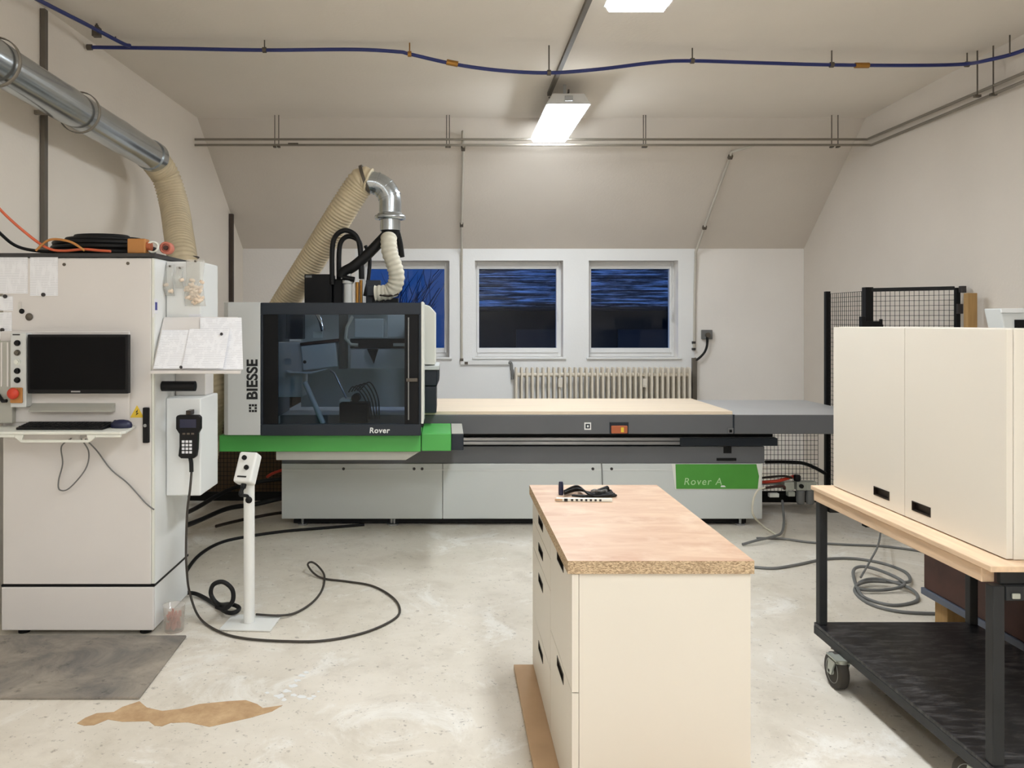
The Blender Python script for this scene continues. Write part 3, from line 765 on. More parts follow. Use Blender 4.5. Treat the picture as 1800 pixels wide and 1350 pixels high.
for u, v, w in ((-1.288, .03, 'at the lower edge of the tray sheets'), (-1.12, .64, 'at the upper right of the middle tray sheet')):
    q = on_tray(u, v, .021); tag(MB().cyl(q, q + Vector((0, -.006, .002)), .007, 12).build('magnet', 'magnet_dark'), 'small dark magnet ' + w, 'magnet', 'tray magnets')

# plastic bags hung on the upper enclosure
def bag(px0, px1, py0, py1, label, fill):
    k_ = .00290; t_ = thing('plastic_bag', P((px0 + px1) / 2, py1, k_), label, 'bag', 'plastic bags on the enclosure')
    xa, xb, za, zb = (px0 - 785) * k_, (px1 - 785) * k_, H - (py1 - 565) * k_, H - (py0 - 565) * k_
    rg = []
    for i, (f, dep) in enumerate(((1, .004), (.96, .02), (.9, .026), (.8, .018), (.86, .008), (.9, .003))):
        zz = za + (zb - za) * i / 5; cx = (xa + xb) / 2; hw = (xb - xa) / 2 * f; cy = yA - .006 - dep
        rg.append([(cx + hw * math.cos(a), cy + dep * math.sin(a), zz) for a in [2 * math.pi * j / 14 for j in range(14)]])
    MB().rings(rg).build('film', 'clear_plastic', t_)
    if fill:
        mb = MB()
        for _ in range(fill):
            q = Vector((random.uniform(xa + .024, max(xa + .025, xb - .02)), yA - .03 + random.uniform(-.008, .004), za + .014 + random.random() * (zb - za) * (.5 if fill > 20 else .3)))
            mb.lathe(q, (random.uniform(-1, 1), random.uniform(-.2, .2), random.uniform(-.4, .4)), [(.002, 0), (.008, .002), (.008, .024), (.002, .026)], 8)
        mb.build('contents', 'bag_content', t_)
    p = Vector(((xa + xb) / 2, yA, zb)); MB().cyl(p + Vector((0, -.016, -.008)), p + Vector((0, -.001, -.008)), .005, 8).build('hook', 'dull_iron', t_)
bag(288, 305, 465, 520, 'narrow clear plastic bag nearest the cabinet corner on the side enclosure', 3)
bag(307, 321, 468, 506, 'smallest clear plastic bag between two larger hanging bags', 2)
bag(323, 360, 456, 538, 'large clear plastic bag of pale fittings hung on the side enclosure', 46)

# handheld pendant and its cable
kh = .00287; yh = F * kh
hp_ = thing('handheld_pendant', P(330, 803, kh), 'dark blue handheld control pendant with keypad hung beside the cabinet', 'remote')
def hx(px): return (px - 785) * kh
def hz(py): return H - (py - 565) * kh
poly = [(hx(309), hz(733)), (hx(312), hz(730)), (hx(348), hz(730)), (hx(352), hz(734)), (hx(352), hz(754)), (hx(347), hz(763)), (hx(346), hz(790)), (hx(344), hz(803)), (hx(340), hz(806)), (hx(318), hz(806)), (hx(313), hz(802)), (hx(315), hz(785)), (hx(315), hz(763)), (hx(309), hz(754))]
MB().prism(poly, 'y', yh, yh + .035).build('case', 'black_plastic', hp_, .004)
B(hx(316), hx(345), yh - .002, yh - .0003, hz(752), hz(737)).build('display', 'navy_plastic', hp_, .001)
mb = MB()
for r in range(4):
    for q in range(3): mb.box(hx(320) + q * .0185, hx(320) + q * .0185 + .013, yh - .004, yh - .0003, hz(797) + r * .018, hz(797) + r * .018 + .012)
mb.build('keypad', 'label_white', hp_)
mb = MB()
for q in range(3): mb.box(hx(321) + q * .022, hx(321) + q * .022 + .014, yh - .003, yh - .0003, hz(764), hz(764) + .009)
mb.build('function_keys', 'dull_iron', hp_)
B(hx(326), hx(334), yh + .005, yA - .0005, hz(730) + .001, hz(722)).build('hook', 'slot_dark', hp_, .002)
cable([(hx(333), yh + .015, hz(806)), (hx(335), yh + .01, hz(815)), (hx(336), yh + .005, hz(830))], .011, 8).build('strain_relief', 'rubber_black', hp_)
pts = [Vector((hx(336), yh + .005, hz(830))), P(334, 860, .00286), P(329, 900, .00286), P(327, 960, .00286), P(328, 1000, .00286), FL(333, 1040, .12), FL(350, 1085, .02), FL(385, 1110), FL(430, 1122), FL(500, 1127), FL(570, 1126), FL(640, 1112), FL(690, 1090), FL(703, 1072), FL(690, 1050), FL(655, 1030), FL(610, 1022), FL(570, 1017), FL(552, 1008, .02), FL(541, 993, .05), FL(548, 988, .05), FL(560, 996, .03), FL(570, 1012, .014), FL(567, 1035), FL(550, 1058), FL(520, 1077), FL(490, 1082, .02), FL(450, 1080, .022)]
cable(pts, .0062, 7).build('cable', 'rubber_brown', hp_)

# things lying on top of the cabinet
ZT = 1.8865
def arc(cx, cy, cz, rx, ry, a0, a1, n=14, dz=0):
    return [Vector((cx + rx * math.cos(math.radians(a0 + (a1 - a0) * i / n)), cy + ry * math.sin(math.radians(a0 + (a1 - a0) * i / n)), cz + dz * i / n)) for i in range(n + 1)]
mb = MB()
for j, (rr, zz, sh) in enumerate(((.265, .016, 0), (.255, .042, .012), (.225, .066, -.012), (.185, .086, .012), (.13, .102, 0), (.21, .03, 0))):
    q = arc(-1.80 + sh, CY + .24, ZT + zz, rr, rr * .72, 0, 360, 30)[:-1]
    mb.tube(q, .0125, 8, closed=True)
tag(mb.build('hose_coil', 'rubber_black'), 'coil of thick black hose on top of the control cabinet', 'hose')
pts = [P(-40, 320, .00268), P(0, 368, .00275), P(40, 405, .0028), Vector((-1.98, CY + .014, ZT + .03)), Vector((-1.9, CY + .02, ZT + .012)), Vector((-1.8, CY + .018, ZT + .02)), Vector((-1.72, CY + .02, ZT + .014)), Vector((-1.66, CY + .016, ZT + .01))]
tag(cable(pts, .007, 8).build('orange_cable', 'orange_cable'), 'orange cable drooping onto the cabinet top from the left frame edge', 'cable')
mb = cable([Vector((-2.02, CY - .002, ZT + .012)), Vector((-1.95, CY - .004, ZT + .065)), Vector((-1.85, CY - .008, ZT + .055)), Vector((-1.78, CY - .004, ZT + .012))], .006, 8)
tag(mb.build('yellow_cable', 'orange_yellow'), 'short yellow cable curl in front of the black hose coil', 'cable')
pts = [P(-50, 360, .00265), P(0, 410, .00276), P(28, 432, .00283), Vector((-2.05, CY + .04, ZT + .016)), Vector((-1.95, CY + .05, ZT + .012))]
tag(cable(pts, .008, 8).build('black_cable', 'rubber_black'), 'dark cable coming in at the left frame edge onto the cabinet top', 'cable')
p = Vector((-1.535, CY + .06, ZT))
oc = thing('plug_connector', p, 'orange cable connector at the right end of the coil', 'connector')
B(p.x - .05, p.x + .04, p.y - .03, p.y + .03, ZT + .001, ZT + .075).build('connector_body', 'orange_yellow', oc, .006)
MB().cyl((p.x + .041, p.y, ZT + .038), (p.x + .06, p.y, ZT + .038), .024, 14).build('connector_cap', 'orange_paint', oc)
q = arc(-1.44, CY + .05, ZT + .034, .0, .0, 0, 360, 2)
mb = MB(); mb.tube([Vector((-1.452 + .026 * math.cos(a), CY + .05 + .004 * math.sin(2 * a), ZT + .034 + .026 * math.sin(a))) for a in [2 * math.pi * i / 20 for i in range(20)]], .006, 6, closed=True)
o = mb.build('cable_ring', 'machine_ivory'); tag(o, 'small white cable ring standing between the orange and red connectors', 'ring')
o.location.x -= .012
rc = thing('plug_connector', (-1.42, CY + .09, ZT), 'salmon red round connector at the front right corner of the cabinet top', 'connector')
mb = MB(); mb.lathe((-1.41, CY + .075, ZT + .033), (0, -1, 0), [(.028, -.05), (.031, -.045), (.031, .0), (.022, .002), (.020, -.01)], 18); mb.build('shell', 'salmon_plastic', rc)
mb = MB(); mb.cyl((-1.41, CY + .083, ZT + .033), (-1.41, CY + .072, ZT + .033), .012, 10); mb.build('pins', 'rust_brown', rc)

# ================================================================== FLOOR ITEMS AT THE LEFT
pts = [(-2.5, F * .00279), (-1.276, F * .00279), (-1.258, F * .00233), (-2.42, F * .00233)]
pts[0] = (LW(F * .00279) + .04, F * .00279); pts[3] = (LW(F * .00233) + .04, F * .00233)
tag(MB().prism([(x, y - .0) for x, y in pts], 'z', .001, .012).build('floor_mat', 'mat_rubber', None, .003), 'dusty dark grey rubber mat on the floor before the control cabinet', 'mat')
out = [(135, 1272), (150, 1262), (170, 1254), (200, 1252), (215, 1243), (245, 1233), (258, 1244), (285, 1250), (320, 1246), (350, 1238), (400, 1233), (432, 1231), (452, 1238), (462, 1245), (497, 1240), (478, 1251), (440, 1262), (395, 1272), (368, 1278), (330, 1270), (300, 1271), (285, 1277), (272, 1276), (262, 1268), (215, 1269), (190, 1265), (165, 1275), (148, 1276)]
o = MB().prism([(FL(x, y, 0).x, FL(x, y, 0).y) for x, y in out], 'z', .0003, .0012).build('trim_1', 'bare_screed'); o['kind'] = 'structure'
mb = MB(); rs = random.Random(3)
for (x, y, r_) in [(492, 1224, 9), (505, 1215, 7), (515, 1206, 7), (522, 1196, 6), (530, 1188, 6), (538, 1182, 5), (516, 1222, 6), (530, 1225, 8), (545, 1228, 6), (552, 1224, 4), (499, 1230, 5), (470, 1218, 4), (560, 1216, 3)]:
    poly = []
    for a in range(10):
        t_ = 2 * math.pi * a / 10; q_ = FL(x + r_ * rs.uniform(.5, 1.1) * math.cos(t_) * 1.2, y + r_ * rs.uniform(.4, 1) * .6 * math.sin(t_), 0); poly.append((q_.x, q_.y))
    mb.prism(poly, 'z', .0003, .001)
o = mb.build('trim_2', 'window_white'); o['kind'] = 'structure'

cp = thing('plastic_cup', FL(300, 1110, 0), 'clear plastic tub of reddish bits on the floor at the cabinet corner', 'cup')
c = Vector((-1.365, F * .00285, .001))
MB().lathe(c, (0, 0, 1), [(.044, 0), (.046, .004), (.054, .125), (.057, .13), (.052, .128), (.043, .008), (0, .006)], 24).build('tub', 'cup_plastic', cp)
mb = MB()
for _ in range(60):
    a = random.uniform(0, 6.28); r = random.uniform(0, .034); z = random.uniform(.016, .085)
    q = c + Vector((r * math.cos(a), r * math.sin(a), z)); mb.obox(q, (.014, .005, .03), Matrix.Rotation(random.uniform(0, 3), 3, 'Z') @ Matrix.Rotation(random.uniform(-.5, .5), 3, 'X'))
mb.build('contents', 'salmon_plastic', cp)

# control post
kp2 = .00291; c = FL(438, 1097, 0)
ps = thing('control_post', c, 'white floor post with a tilted push button head and square foot plate', 'post')
R = Matrix.Rotation(math.radians(-4), 3, 'Z')
MB().obox((c.x + .01, c.y, .0065), (.26, .2, .009), R).build('foot_plate', 'post_white', ps, .002)
MB().cyl((c.x, c.y, .0115), (c.x, c.y, .76), .0275, 24).build('pole', 'post_white', ps)
Rh = Matrix.Rotation(math.radians(-14), 3, 'Z') @ Matrix.Rotation(math.radians(-28), 3, 'X')
hc = Vector((c.x - .003, c.y - .02, .80))
hd = MB().obox(hc, (.1, .065, .16), Rh).build('head', 'post_white', ps, .012, 3)
for dx, dz in ((-.012, .045), (.012, -.005)):
    q = hc + Rh @ Vector((dx, -.0335, dz)); q2 = hc + Rh @ Vector((dx, -.043, dz))
    MB().cyl(q, q2, .0125, 14).build('push_button', 'black_plastic', hd)
MB().obox(hc + Rh @ Vector((-.004, -.033, -.052)), (.05, .0012, .008), Rh).build('inscription_strip', 'print_black', hd)
mb = MB(); q = hc + Rh @ Vector((0, .0, -.0815)); mb.cyl(q, q + Rh @ Vector((0, 0, -.02)), .014, 12); mb.build('cable_gland', 'black_plastic', hd)
q = hc + Rh @ Vector((0, 0, -.1))
cable([q, q + Vector((-.008, -.02, -.03)), Vector((c.x - .002, c.y - .04, .665)), Vector((c.x + .006, c.y - .036, .645))], .009, 8).build('cable_end', 'rubber_black', ps)
MB().lathe((c.x + .006, c.y - .0275, .643), (0, -1, 0), [(.016, 0), (.018, .004), (.016, .012), (0, .014)], 14).build('grommet', 'rubber_black', ps)

# thick black cable coil at the post
pts = [FL(322, 1042, .03), FL(345, 1044, .02), FL(375, 1060, .014), FL(398, 1076, .024), FL(414, 1076, .03), FL(420, 1068, .03), FL(405, 1062, .03)]
q = [P(384, 1062, .00291), P(371, 1045, .00291), P(375, 1028, .00291), P(392, 1023, .00291), P(408, 1036, .00291), P(409, 1056, .00291), P(396, 1070, .00291), P(380, 1066, .00292)]
tag(cable(pts + q, .0115, 8).build('coiled_cable', 'rubber_black'), 'thick black cable in a standing loop on the floor left of the post', 'cable')
pts = [FL(318, 1030), FL(328, 1004), FL(350, 976), FL(385, 955), FL(430, 944), FL(500, 934), FL(560, 929), FL(640, 922.6)]
tag(cable(pts, .0115, 8).build('floor_cable', 'rubber_black'), 'thick black cable arching over the floor behind the white post', 'cable')
pts = [P(318, 905, .0036), P(345, 893, .0040), P(400, 862, .0044), P(450, 848, .0045), P(496, 842, .00452)]
tag(cable(pts, .016, 8).build('supply_cable', 'rubber_black'), 'black cable rising to the machine base before the left fence', 'cable', 'supply cables left of the machine')
pts = [P(310, 930, .0036), P(350, 915, .0040), P(400, 894, .0043), P(450, 886, .0044), P(494, 876, .00445)]
tag(cable(pts, .018, 8).build('supply_cable', 'rubber_black'), 'lower and thickest black cable running to the machine base', 'cable', 'supply cables left of the machine')
pts = [P(380, 925, .0041), P(420, 915, .0043), P(470, 905, .0044), P(505, 900, .0045)]
tag(cable(pts, .012, 8).build('supply_cable', 'slot_dark'), 'brown cable near the floor left of the machine base', 'cable', 'supply cables left of the machine')
pts = [P(470, 838, .0047), P(480, 832, .00462), P(497, 826, .0045)]
tag(cable(pts, .012, 8).build('red_hose', 'red_plastic'), 'short red hose at the left end of the machine base', 'hose')

# ================================================================== THE CNC MACHINE
kB = .0043; yb = F * kB; yk = F * .00492
mc = thing('router_machine', (.6, yb, 0), 'large grey and green flatbed router machine with glazed gantry cab', 'machine')
X0, X1 = -1.247, 2.386
ZB0 = H - 347 * kB; ZB1 = H - 250 * kB
B(X0, -.032, yb, yb + .02, ZB0, ZB1).build('base_panel', 'machine_grey', mc, .004)
B(-.028, X1, yb, yb + .02, ZB0, ZB1).build('base_panel', 'machine_grey', mc, .004)
B(X0 + .01, X1 - .01, yb + .021, yk, ZB0, ZB1).build('base_body', 'machine_grey', mc)
B(X0 + .08, X1 - .1, yb + .06, yk - .05, .012, ZB0 - .001).build('plinth', 'near_black', mc)
B(X0 + .002, X1 - .002, yb - .0035, yb - .0002, ZB1 - .052, ZB1 - .042).build('panel_rib', 'machine_light', mc)
for x in (-.42, -.40, X0 + .15, X1 - .15, 1.2):
    mb = MB(); mb.cyl((x, yb + .05, 0), (x, yb + .05, .012), .035, 12); mb.cyl((x, yb + .05, .012), (x, yb + .05, ZB0), .012, 8); mb.build('levelling_foot', 'steel', mc)
for px in (604, 1042, 1075, 728, 742):
    p = P(px, 824, kB); MB().cyl((p.x, yb - .006, p.z), (p.x, yb, p.z), .011, 10).build('panel_screw', 'magnet_dark', mc)
# upper bed
zU = H - 220 * kB
B(X0, X1 + .02, yb + .006, yk, ZB1 + .001, zU).build('bed_frame', 'anthracite', mc, .004)
B(X0, X1 + .1, yb + .05, yk, zU + .001, .715).build('rail_recess', 'near_black', mc)
for z, r in ((H - 207 * kB, .016), (H - 215 * kB + .004, .016)):
    B(X0, X1 + .11, yb + .012, yb + .049, z - .014, z + .012).build('guide_rail', 'steel', mc, .004)
B(X1 - .62, X1 + .115, yb - .004, yb + .011, zU + .005, .668).build('rail_cover', 'slate', mc, .003)
p = P(1279, 791, kB); B(p.x - .03, p.x + .03, yb + .001, yb + .0055, p.z - .025, p.z + .025).build('port', 'near_black', mc)
p = P(1277, 808, kB); B(p.x - .075, p.x + .075, yb - .002, yb + .0055, p.z - .008, p.z + .012).build('latch', 'near_black', mc, .003)
p = P(1057, 830, kB); cable([(p.x, yb - .006, ZB1 + .01), (p.x + .004, yb - .008, ZB1 - .06), (p.x + .008, yb - .006, ZB1 - .2)], .004).build('wire', 'cable_grey', mc)
# table
kt = .0042; yt = F * kt
TX1 = 3.14
B(X0, TX1, yt, F * .00499, .718, .8585).build('table', 'anthracite', mc, .006)
B(X0 + .002, TX1 - .002, yt + .002, F * .00499 - .002, .8588, .861).build('table_surface', 'table_sheen_grey', mc, .001)  # lighter sheet: the table top's reflected light is put into its colour
B((1288 - 785) * kt, (1291 - 785) * kt, yt - .002, yt + .0, .72, .862).build('table_joint', 'slate', mc)
p = P(1033, 749, kt)
sq = B(p.x - .025, p.x + .025, yt - .003, yt - .0002, p.z - .027, p.z + .027).build('switch', 'print_white', mc)
B(p.x - .016, p.x + .016, yt - .006, yt - .0032, p.z - .017, p.z + .017).build('switch_key', 'slate', sq)
B(p.x - .006, p.x + .006, yt - .008, yt - .0062, p.z - .008, p.z + .008).build('switch_mark', 'print_white', sq)
p = P(1088, 753, kt)
oc = B(p.x - .07, p.x + .07, yt - .0035, yt - .0002, p.z - .04, p.z + .045).build('socket_plate', 'slate', mc)
o = B(p.x - .06, p.x + .06, yt - .02, yt - .0037, p.z - .036, p.z + .022).build('clamp', 'orange_paint', oc, .006); o['label'] = 'orange clamp block'
B(p.x + .01, p.x + .032, yt - .023, yt - .0202, p.z - .026, p.z + .01).build('clamp_knob', 'yellow', oc, .003)
p = P(1284, 757, kt); sp_ = B(p.x - .02, p.x + .02, yt - .004, yt - .0002, p.z - .02, p.z + .02).build('corner_plate', 'steel', mc)
B(p.x - .009, p.x + .009, yt - .007, yt - .0042, p.z - .012, p.z + .008).build('corner_hole', 'near_black', sp_)
# green type plate on the base
gx0, gx1 = (1187 - 785) * kB, (1336 - 785) * kB; gz0 = H - (860 - 565) * kB
gp = MB().prism([(gx0 - .03, ZB1 - .002), (gx1 + .02, ZB1 - .002), (gx1 + .0, gz0), (gx0, gz0)], 'y', yb - .005, yb - .0037).build('type_plate', 'machine_ivory', mc)
MB().prism([(gx0, ZB1 - .003), (gx1 - .03, ZB1 - .003), (gx1 - .01, gz0 + .1), (gx1 - .02, gz0 + .004), (gx0 + .006, gz0 + .004)], 'y', yb - .0065, yb - .0051).build('green_field', 'green_plate', gp)
text('type_lettering', 'Rover A', .075, 'print_pale_green', gp, (gx0 + .06, yb - .0068, gz0 + .035), (1, 0, 0), (0, 0, 1), spacing=1.15, shear=.15)
MB().prism([(gx0 + .34, gz0 + .018), (gx0 + .38, gz0 + .018), (gx0 + .37, gz0 + .03), (gx0 + .345, gz0 + .03)], 'y', yb - .0078, yb - .0066).build('type_mark', 'print_white', gp)

# gantry cab
kg = .00375; yg = F * kg
def gx(px): return (px - 785) * kg
def gz(py): return H - (py - 565) * kg
gX0, gX1, gZ0, gZ1 = gx(458), gx(740), gz(766), gz(532)
yI = F * .0041
# left white cover with the maker's name up its edge
wl = MB()
wx0, wx1 = gx(390), gx(457.5)
wl.prism([(wx0, yg + .05), (wx0 + .012, yg + .02), (wx0 + .04, yg + .002), (wx1, yg + .002), (wx1, yI + .3), (wx0, yI + .3)], 'z', gz(765), gz(531))
cover = wl.build('side_cover', 'machine_light', mc, .003)
text('maker_lettering', 'BIESSE', .098, 'print_black', cover, (gx(452), yg + .0010, gz(703)), (0, 0, 1), (-1, 0, 0), bold=.003, spacing=1.0)
lg = MB()
lx0, lz0 = gx(437), gz(725)
s_ = (gx(452) - lx0) / 3
for r in range(3):
    for q in range(3):
        if (r, q) != (1, 1): lg.box(lx0 + q * s_ + .002, lx0 + (q + 1) * s_ - .002, yg + .0002, yg + .0018, lz0 + r * s_ + .002, lz0 + (r + 1) * s_ - .002)
lg.build('maker_logo', 'print_black', cover)
# dark window frame
fr_ = MB()
fr_.box(gX0, gX1, yg, yg + .05, gz(553), gZ1); fr_.box(gX0, gX1, yg, yg + .05, gZ0, gz(746))
fr_.box(gX0, gx(462), yg, yg + .05, gz(746), gz(553)); fr_.box(gx(736), gX1, yg, yg + .05, gz(746), gz(553))
cab = fr_.build('cab_frame', 'slate', mc, .004)
B(gx(462) + .001, gx(488), yg + .012, yg + .03, gz(746), gz(553)).build('black_border', 'near_black', cab)
B(gx(711), gx(736) - .001, yg + .012, yg + .03, gz(746), gz(553)).build('black_border', 'near_black', cab)
B(gx(488) + .0005, gx(711) - .0005, yg + .014, yg + .020, gz(746) + .0005, gz(553) - .0005).build('pane', 'tinted_glass', cab)
MB().cyl((gx(718), yg + .002, gz(738)), (gx(718), yg + .002, gz(558)), .005, 8).build('pull_rod', 'steel', cab)
B(gx(714), gx(734), yg - .006, yg + .011, gz(671), gz(665)).build('lock_bar', 'dull_iron', cab, .003)
text('model_lettering', 'Rover', .05, 'print_white', cab, (gx(649), yg - .0002, gz(761)), (1, 0, 0), (0, 0, 1), spacing=1.1, shear=.1, bold=.0012)
# bright right edge and ivory side with sloped shoulder, dark box below
B(gX1 + .001, gX1 + .016, yg + .004, yg + .3, gz(745), gZ1 + .006).build('edge_profile', 'machine_ivory', mc, .003)
ks = .0041; ysd = F * ks
MB().prism([((743 - 785) * ks, H - (641 - 565) * ks), ((765 - 785) * ks, H - (641 - 565) * ks), ((765 - 785) * ks, H + (565 - 549) * ks), ((755 - 785) * ks, H + (565 - 538) * ks), ((743 - 785) * ks, H + (565 - 534) * ks)], 'y', ysd, ysd + .5).build('side_housing', 'machine_ivory', mc, .005)
B((745 - 785) * ks, (772 - 785) * ks, ysd - .02, ysd + .5, H - (650 - 565) * ks, H - (643 - 565) * ks).build('housing_ledge', 'machine_grey', mc, .003)
B((746 - 785) * ks, (768 - 785) * ks, ysd, ysd + .5, H - (678 - 565) * ks, H - (651 - 565) * ks).build('drive_box', 'slate', mc, .004)
MB().prism([((768 - 785) * ks + .0005, H - (650.5 - 565) * ks), ((772 - 785) * ks, H - (650.5 - 565) * ks), ((772 - 785) * ks, H - (668 - 565) * ks), ((768 - 785) * ks + .0005, H - (678 - 565) * ks)], 'y', ysd, ysd + .5).build('drive_flange', 'slate', mc)
B((746 - 785) * ks, (767 - 785) * ks, ysd, ysd + .5, .889, H - (679.5 - 565) * ks).build('drive_column', 'slate', mc, .004)
# green bar, lit end block, end cap, grey chamfered skirt
zg1, zg0 = gz(768), gz(797)
gb0 = gx(380)
B(gb0, gX1 - .004, yg + .07, yI, zg0, zg1).build('green_bar', 'green', mc, .004)
kge = .0038; yge = F * kge
B((741 - 785) * kge, (793 - 785) * kge, yge, yt - .03, H - (793 - 565) * kge, H - (762 - 565) * kge).build('green_end_block', 'green', mc, .006)
B((793 - 785) * kge + .001, (815 - 785) * kge, yge + .006, yt - .03, H - (792 - 565) * kge, H - (763 - 565) * kge).build('end_cap', 'slate', mc, .006)
B((793 - 785) * kge + .004, (815 - 785) * kge - .002, yge + .01, yt - .035, H - (763 - 565) * kge + .0005, H - (763 - 565) * kge + .003).build('cap_top', 'skirt_grey', mc)
MB().prism([(gx(480), zg0 - .001), (gx(738), zg0 - .001), (gx(712), gz(813)), (gx(480), gz(813))], 'y', yg + .09, yI).build('skirt', 'skirt_grey', mc, .003)
# cab body behind the glass: back wall, left wall, beam, spindle group
yW = F * .0044
B(gX0 + .1, gX1, yW, yW + .02, .889, gz(545)).build('rear_wall', 'machine_grey', mc)
B(gX0 + .001, gX0 + .012, yg + .051, yW - .001, .865, gz(540)).build('inner_wall', 'slate', mc)
kI = .0040; yi = F * kI
def ix(px): return (px - 785) * kI
def iz(py): return H - (py - 565) * kI
B(ix(470), ix(528), yi + .08, yi + .3, iz(700), iz(602)).build('motor_cabinet', 'cabinet_grey', mc, .006)
Rz = Matrix.Rotation(math.radians(-6), 3, 'Y')
head = MB().obox(((ix(527) + ix(590)) / 2, yi + .16, iz(627)), (.25, .2, .175), Rz).build('spindle_head', 'cabinet_white', mc, .008)
MB().obox(((ix(527) + ix(590)) / 2, yi + .16, iz(602)), (.27, .21, .02), Rz).build('head_band', 'rust_brown', head)
MB().cyl((ix(533), yi + .058, iz(637)), (ix(533), yi + .06, iz(637)), .012, 10).build('head_port', 'near_black', head)
MB().prism([(ix(504), iz(651)), (ix(512), iz(654)), (ix(545), iz(654)), (ix(572), iz(648)), (ix(572), iz(650)), (ix(547), iz(657)), (ix(508), iz(655))], 'y', yi - .02, yi + .2).build('tool_tray', 'print_white', mc)
MB().cyl((ix(535), yi + .02, iz(672)), (ix(569), yi - .02, iz(744)), .0185, 12).build('guide_tube', 'post_white', mc)
mb = MB(); mb.tube([(ix(580), yi + .02, iz(651)), (ix(588), yi + .01, iz(657)), (ix(609), yi, iz(700))], .008, 8); mb.build('air_tube', 'steel', mc)
B(ix(597), ix(616), yi - .01, yi + .15, iz(706), iz(702)).build('bracket', 'machine_ivory', mc, .002)
B(ix(592), ix(606), yi + .1, yi + .2, iz(650), iz(545)).build('column', 'dark_channel', mc, .004)
B(ix(612), ix(712), yi + .12, yi + .2, iz(650), iz(614)).build('beam_plate', 'cabinet_grey', mc, .004)
B(ix(612), ix(712), yi + .11, yi + .2, iz(613), iz(596)).build('beam_band', 'near_black', mc)
B(ix(620), ix(672), yi + .1, yi + .2, iz(594), iz(560)).build('valve_block', 'machine_grey', mc, .006)
B(ix(678), ix(712), yi + .13, yi + .2, iz(594), iz(552)).build('valve_block', 'machine_grey', mc, .006)
B(ix(690), ix(711), yi + .06, yi + .1, iz(609), iz(604)).build('nozzle', 'machine_ivory', mc, .002)
MB().prism([(ix(643), iz(614)), (ix(663), iz(614)), (ix(655), iz(640))], 'y', yi + .08, yi + .115).build('pointer', 'near_black', mc)
mb = MB(); mb.tube([(ix(618), yi + .06, iz(556)), (ix(608), yi + .05, iz(575)), (ix(606), yi + .05, iz(595)), (ix(615), yi + .05, iz(606)), (ix(628), yi + .05, iz(607))], .012, 8); mb.build('air_hose', 'hose_white', mc)
mb = MB(); mb.box(ix(596), ix(648), yi, yi + .16, iz(744), iz(709)); mb.cyl((ix(625), yi - .01, iz(700)), (ix(625), yi + .1, iz(700)), .03, 14); mb.build('aggregate', 'near_black', mc, .008)
mb = MB()
for q in range(5):
    pp = [(ix(612 + q * 5), yi + .03, iz(690 - q)), (ix(622 + q * 7), yi + .0, iz(680 - q * 2)), (ix(640 + q * 6), yi + .02, iz(700)), (ix(650 + q * 4), yi + .03, iz(738))]
    mb.tube(smooth_path(pp), .005, 6)
mb.build('brush_hoses', 'dull_iron', mc)
mb = MB(); mb.tube([(ix(546), yi + .25, iz(545)), (ix(556), yi + .05, iz(552)), (ix(563), yi + .02, iz(565)), (ix(567), yi + .02, iz(582))], .016, 10); mb.build('extraction_pipe', 'chrome', mc)
B(ix(495), ix(526), yi + .14, yi + .24, iz(597), iz(552)).build('servo_motor', 'slate', mc, .006)
B(ix(548), ix(564), yi + .05, yi + .1, iz(594), iz(583)).build('terminal_box', 'machine_ivory', mc, .003)
# parts standing up out of the cab
kt2 = .0042; yt2 = F * kt2
def tx(px): return (px - 785) * kt2
def tz(py): return H - (py - 565) * kt2
zt0 = tz(536)
B(tx(535), tx(583), yt2, yt2 + .2, zt0, tz(482)).build('drive_box', 'near_black', mc, .004)
B(tx(537), tx(548), yt2 - .002, yt2 - .0003, tz(488), tz(484)).build('name_strip', 'cable_grey', mc)
B(tx(584), tx(602), yt2 + .03, yt2 + .2, zt0, tz(490)).build('motor', 'near_black', mc, .008)
mb = MB(); mb.cyl((tx(612), yt2, zt0), (tx(612), yt2, tz(498)), .032, 16); mb.cyl((tx(612), yt2, tz(498)), (tx(612), yt2, tz(490)), .042, 16); mb.cyl((tx(612), yt2, tz(490)), (tx(614), yt2, tz(476)), .02, 12); mb.build('cylinder', 'machine_light', mc)
mb = MB(); mb.cyl((tx(603), yt2 - .03, tz(488)), (tx(624), yt2 - .03, tz(492)), .02, 10); mb.build('cylinder_valve', 'near_black', mc)
mb = MB(); mb.cyl((tx(628), yt2, zt0), (tx(628), yt2, tz(496)), .014, 10); mb.cyl((tx(634), yt2 + .02, zt0), (tx(634), yt2 + .02, tz(492)), .012, 10); mb.build('copper_pipe', 'brass', mc)
mb = MB(); mb.box(tx(642), tx(668), yt2 + .04, yt2 + .1, zt0, tz(492)); mb.box(tx(646), tx(664), yt2 - .02, yt2 + .04, tz(520), tz(504)); mb.build('valve_block', 'slate', mc, .004)
mb = MB(); mb.box(tx(655), tx(700), yt2 - .02, yt2 + .1, zt0, tz(524)); mb.cyl((tx(675), yt2 - .03, zt0), (tx(675), yt2 - .03, tz(522)), .01, 8); mb.build('head_cap', 'near_black', mc, .004)
for off in (0, 1):
    pts = [(tx(584 + off * 10), yt2 + .06 * off, tz(500)), (tx(584 + off * 10), yt2 + .06 * off, tz(440 + off * 6)), (tx(590 + off * 8), yt2 + .06 * off, tz(415 + off * 8)), (tx(607 + off * 4), yt2 + .06 * off, tz(405 + off * 9)), (tx(626 + off * 2), yt2 + .06 * off, tz(415 + off * 6)), (tx(633), yt2 + .06 * off, tz(440)), (tx(635), yt2 + .05 * off, tz(490))]
    cable(pts, .0185, 10).build('cable_hose', 'rubber_black', mc)
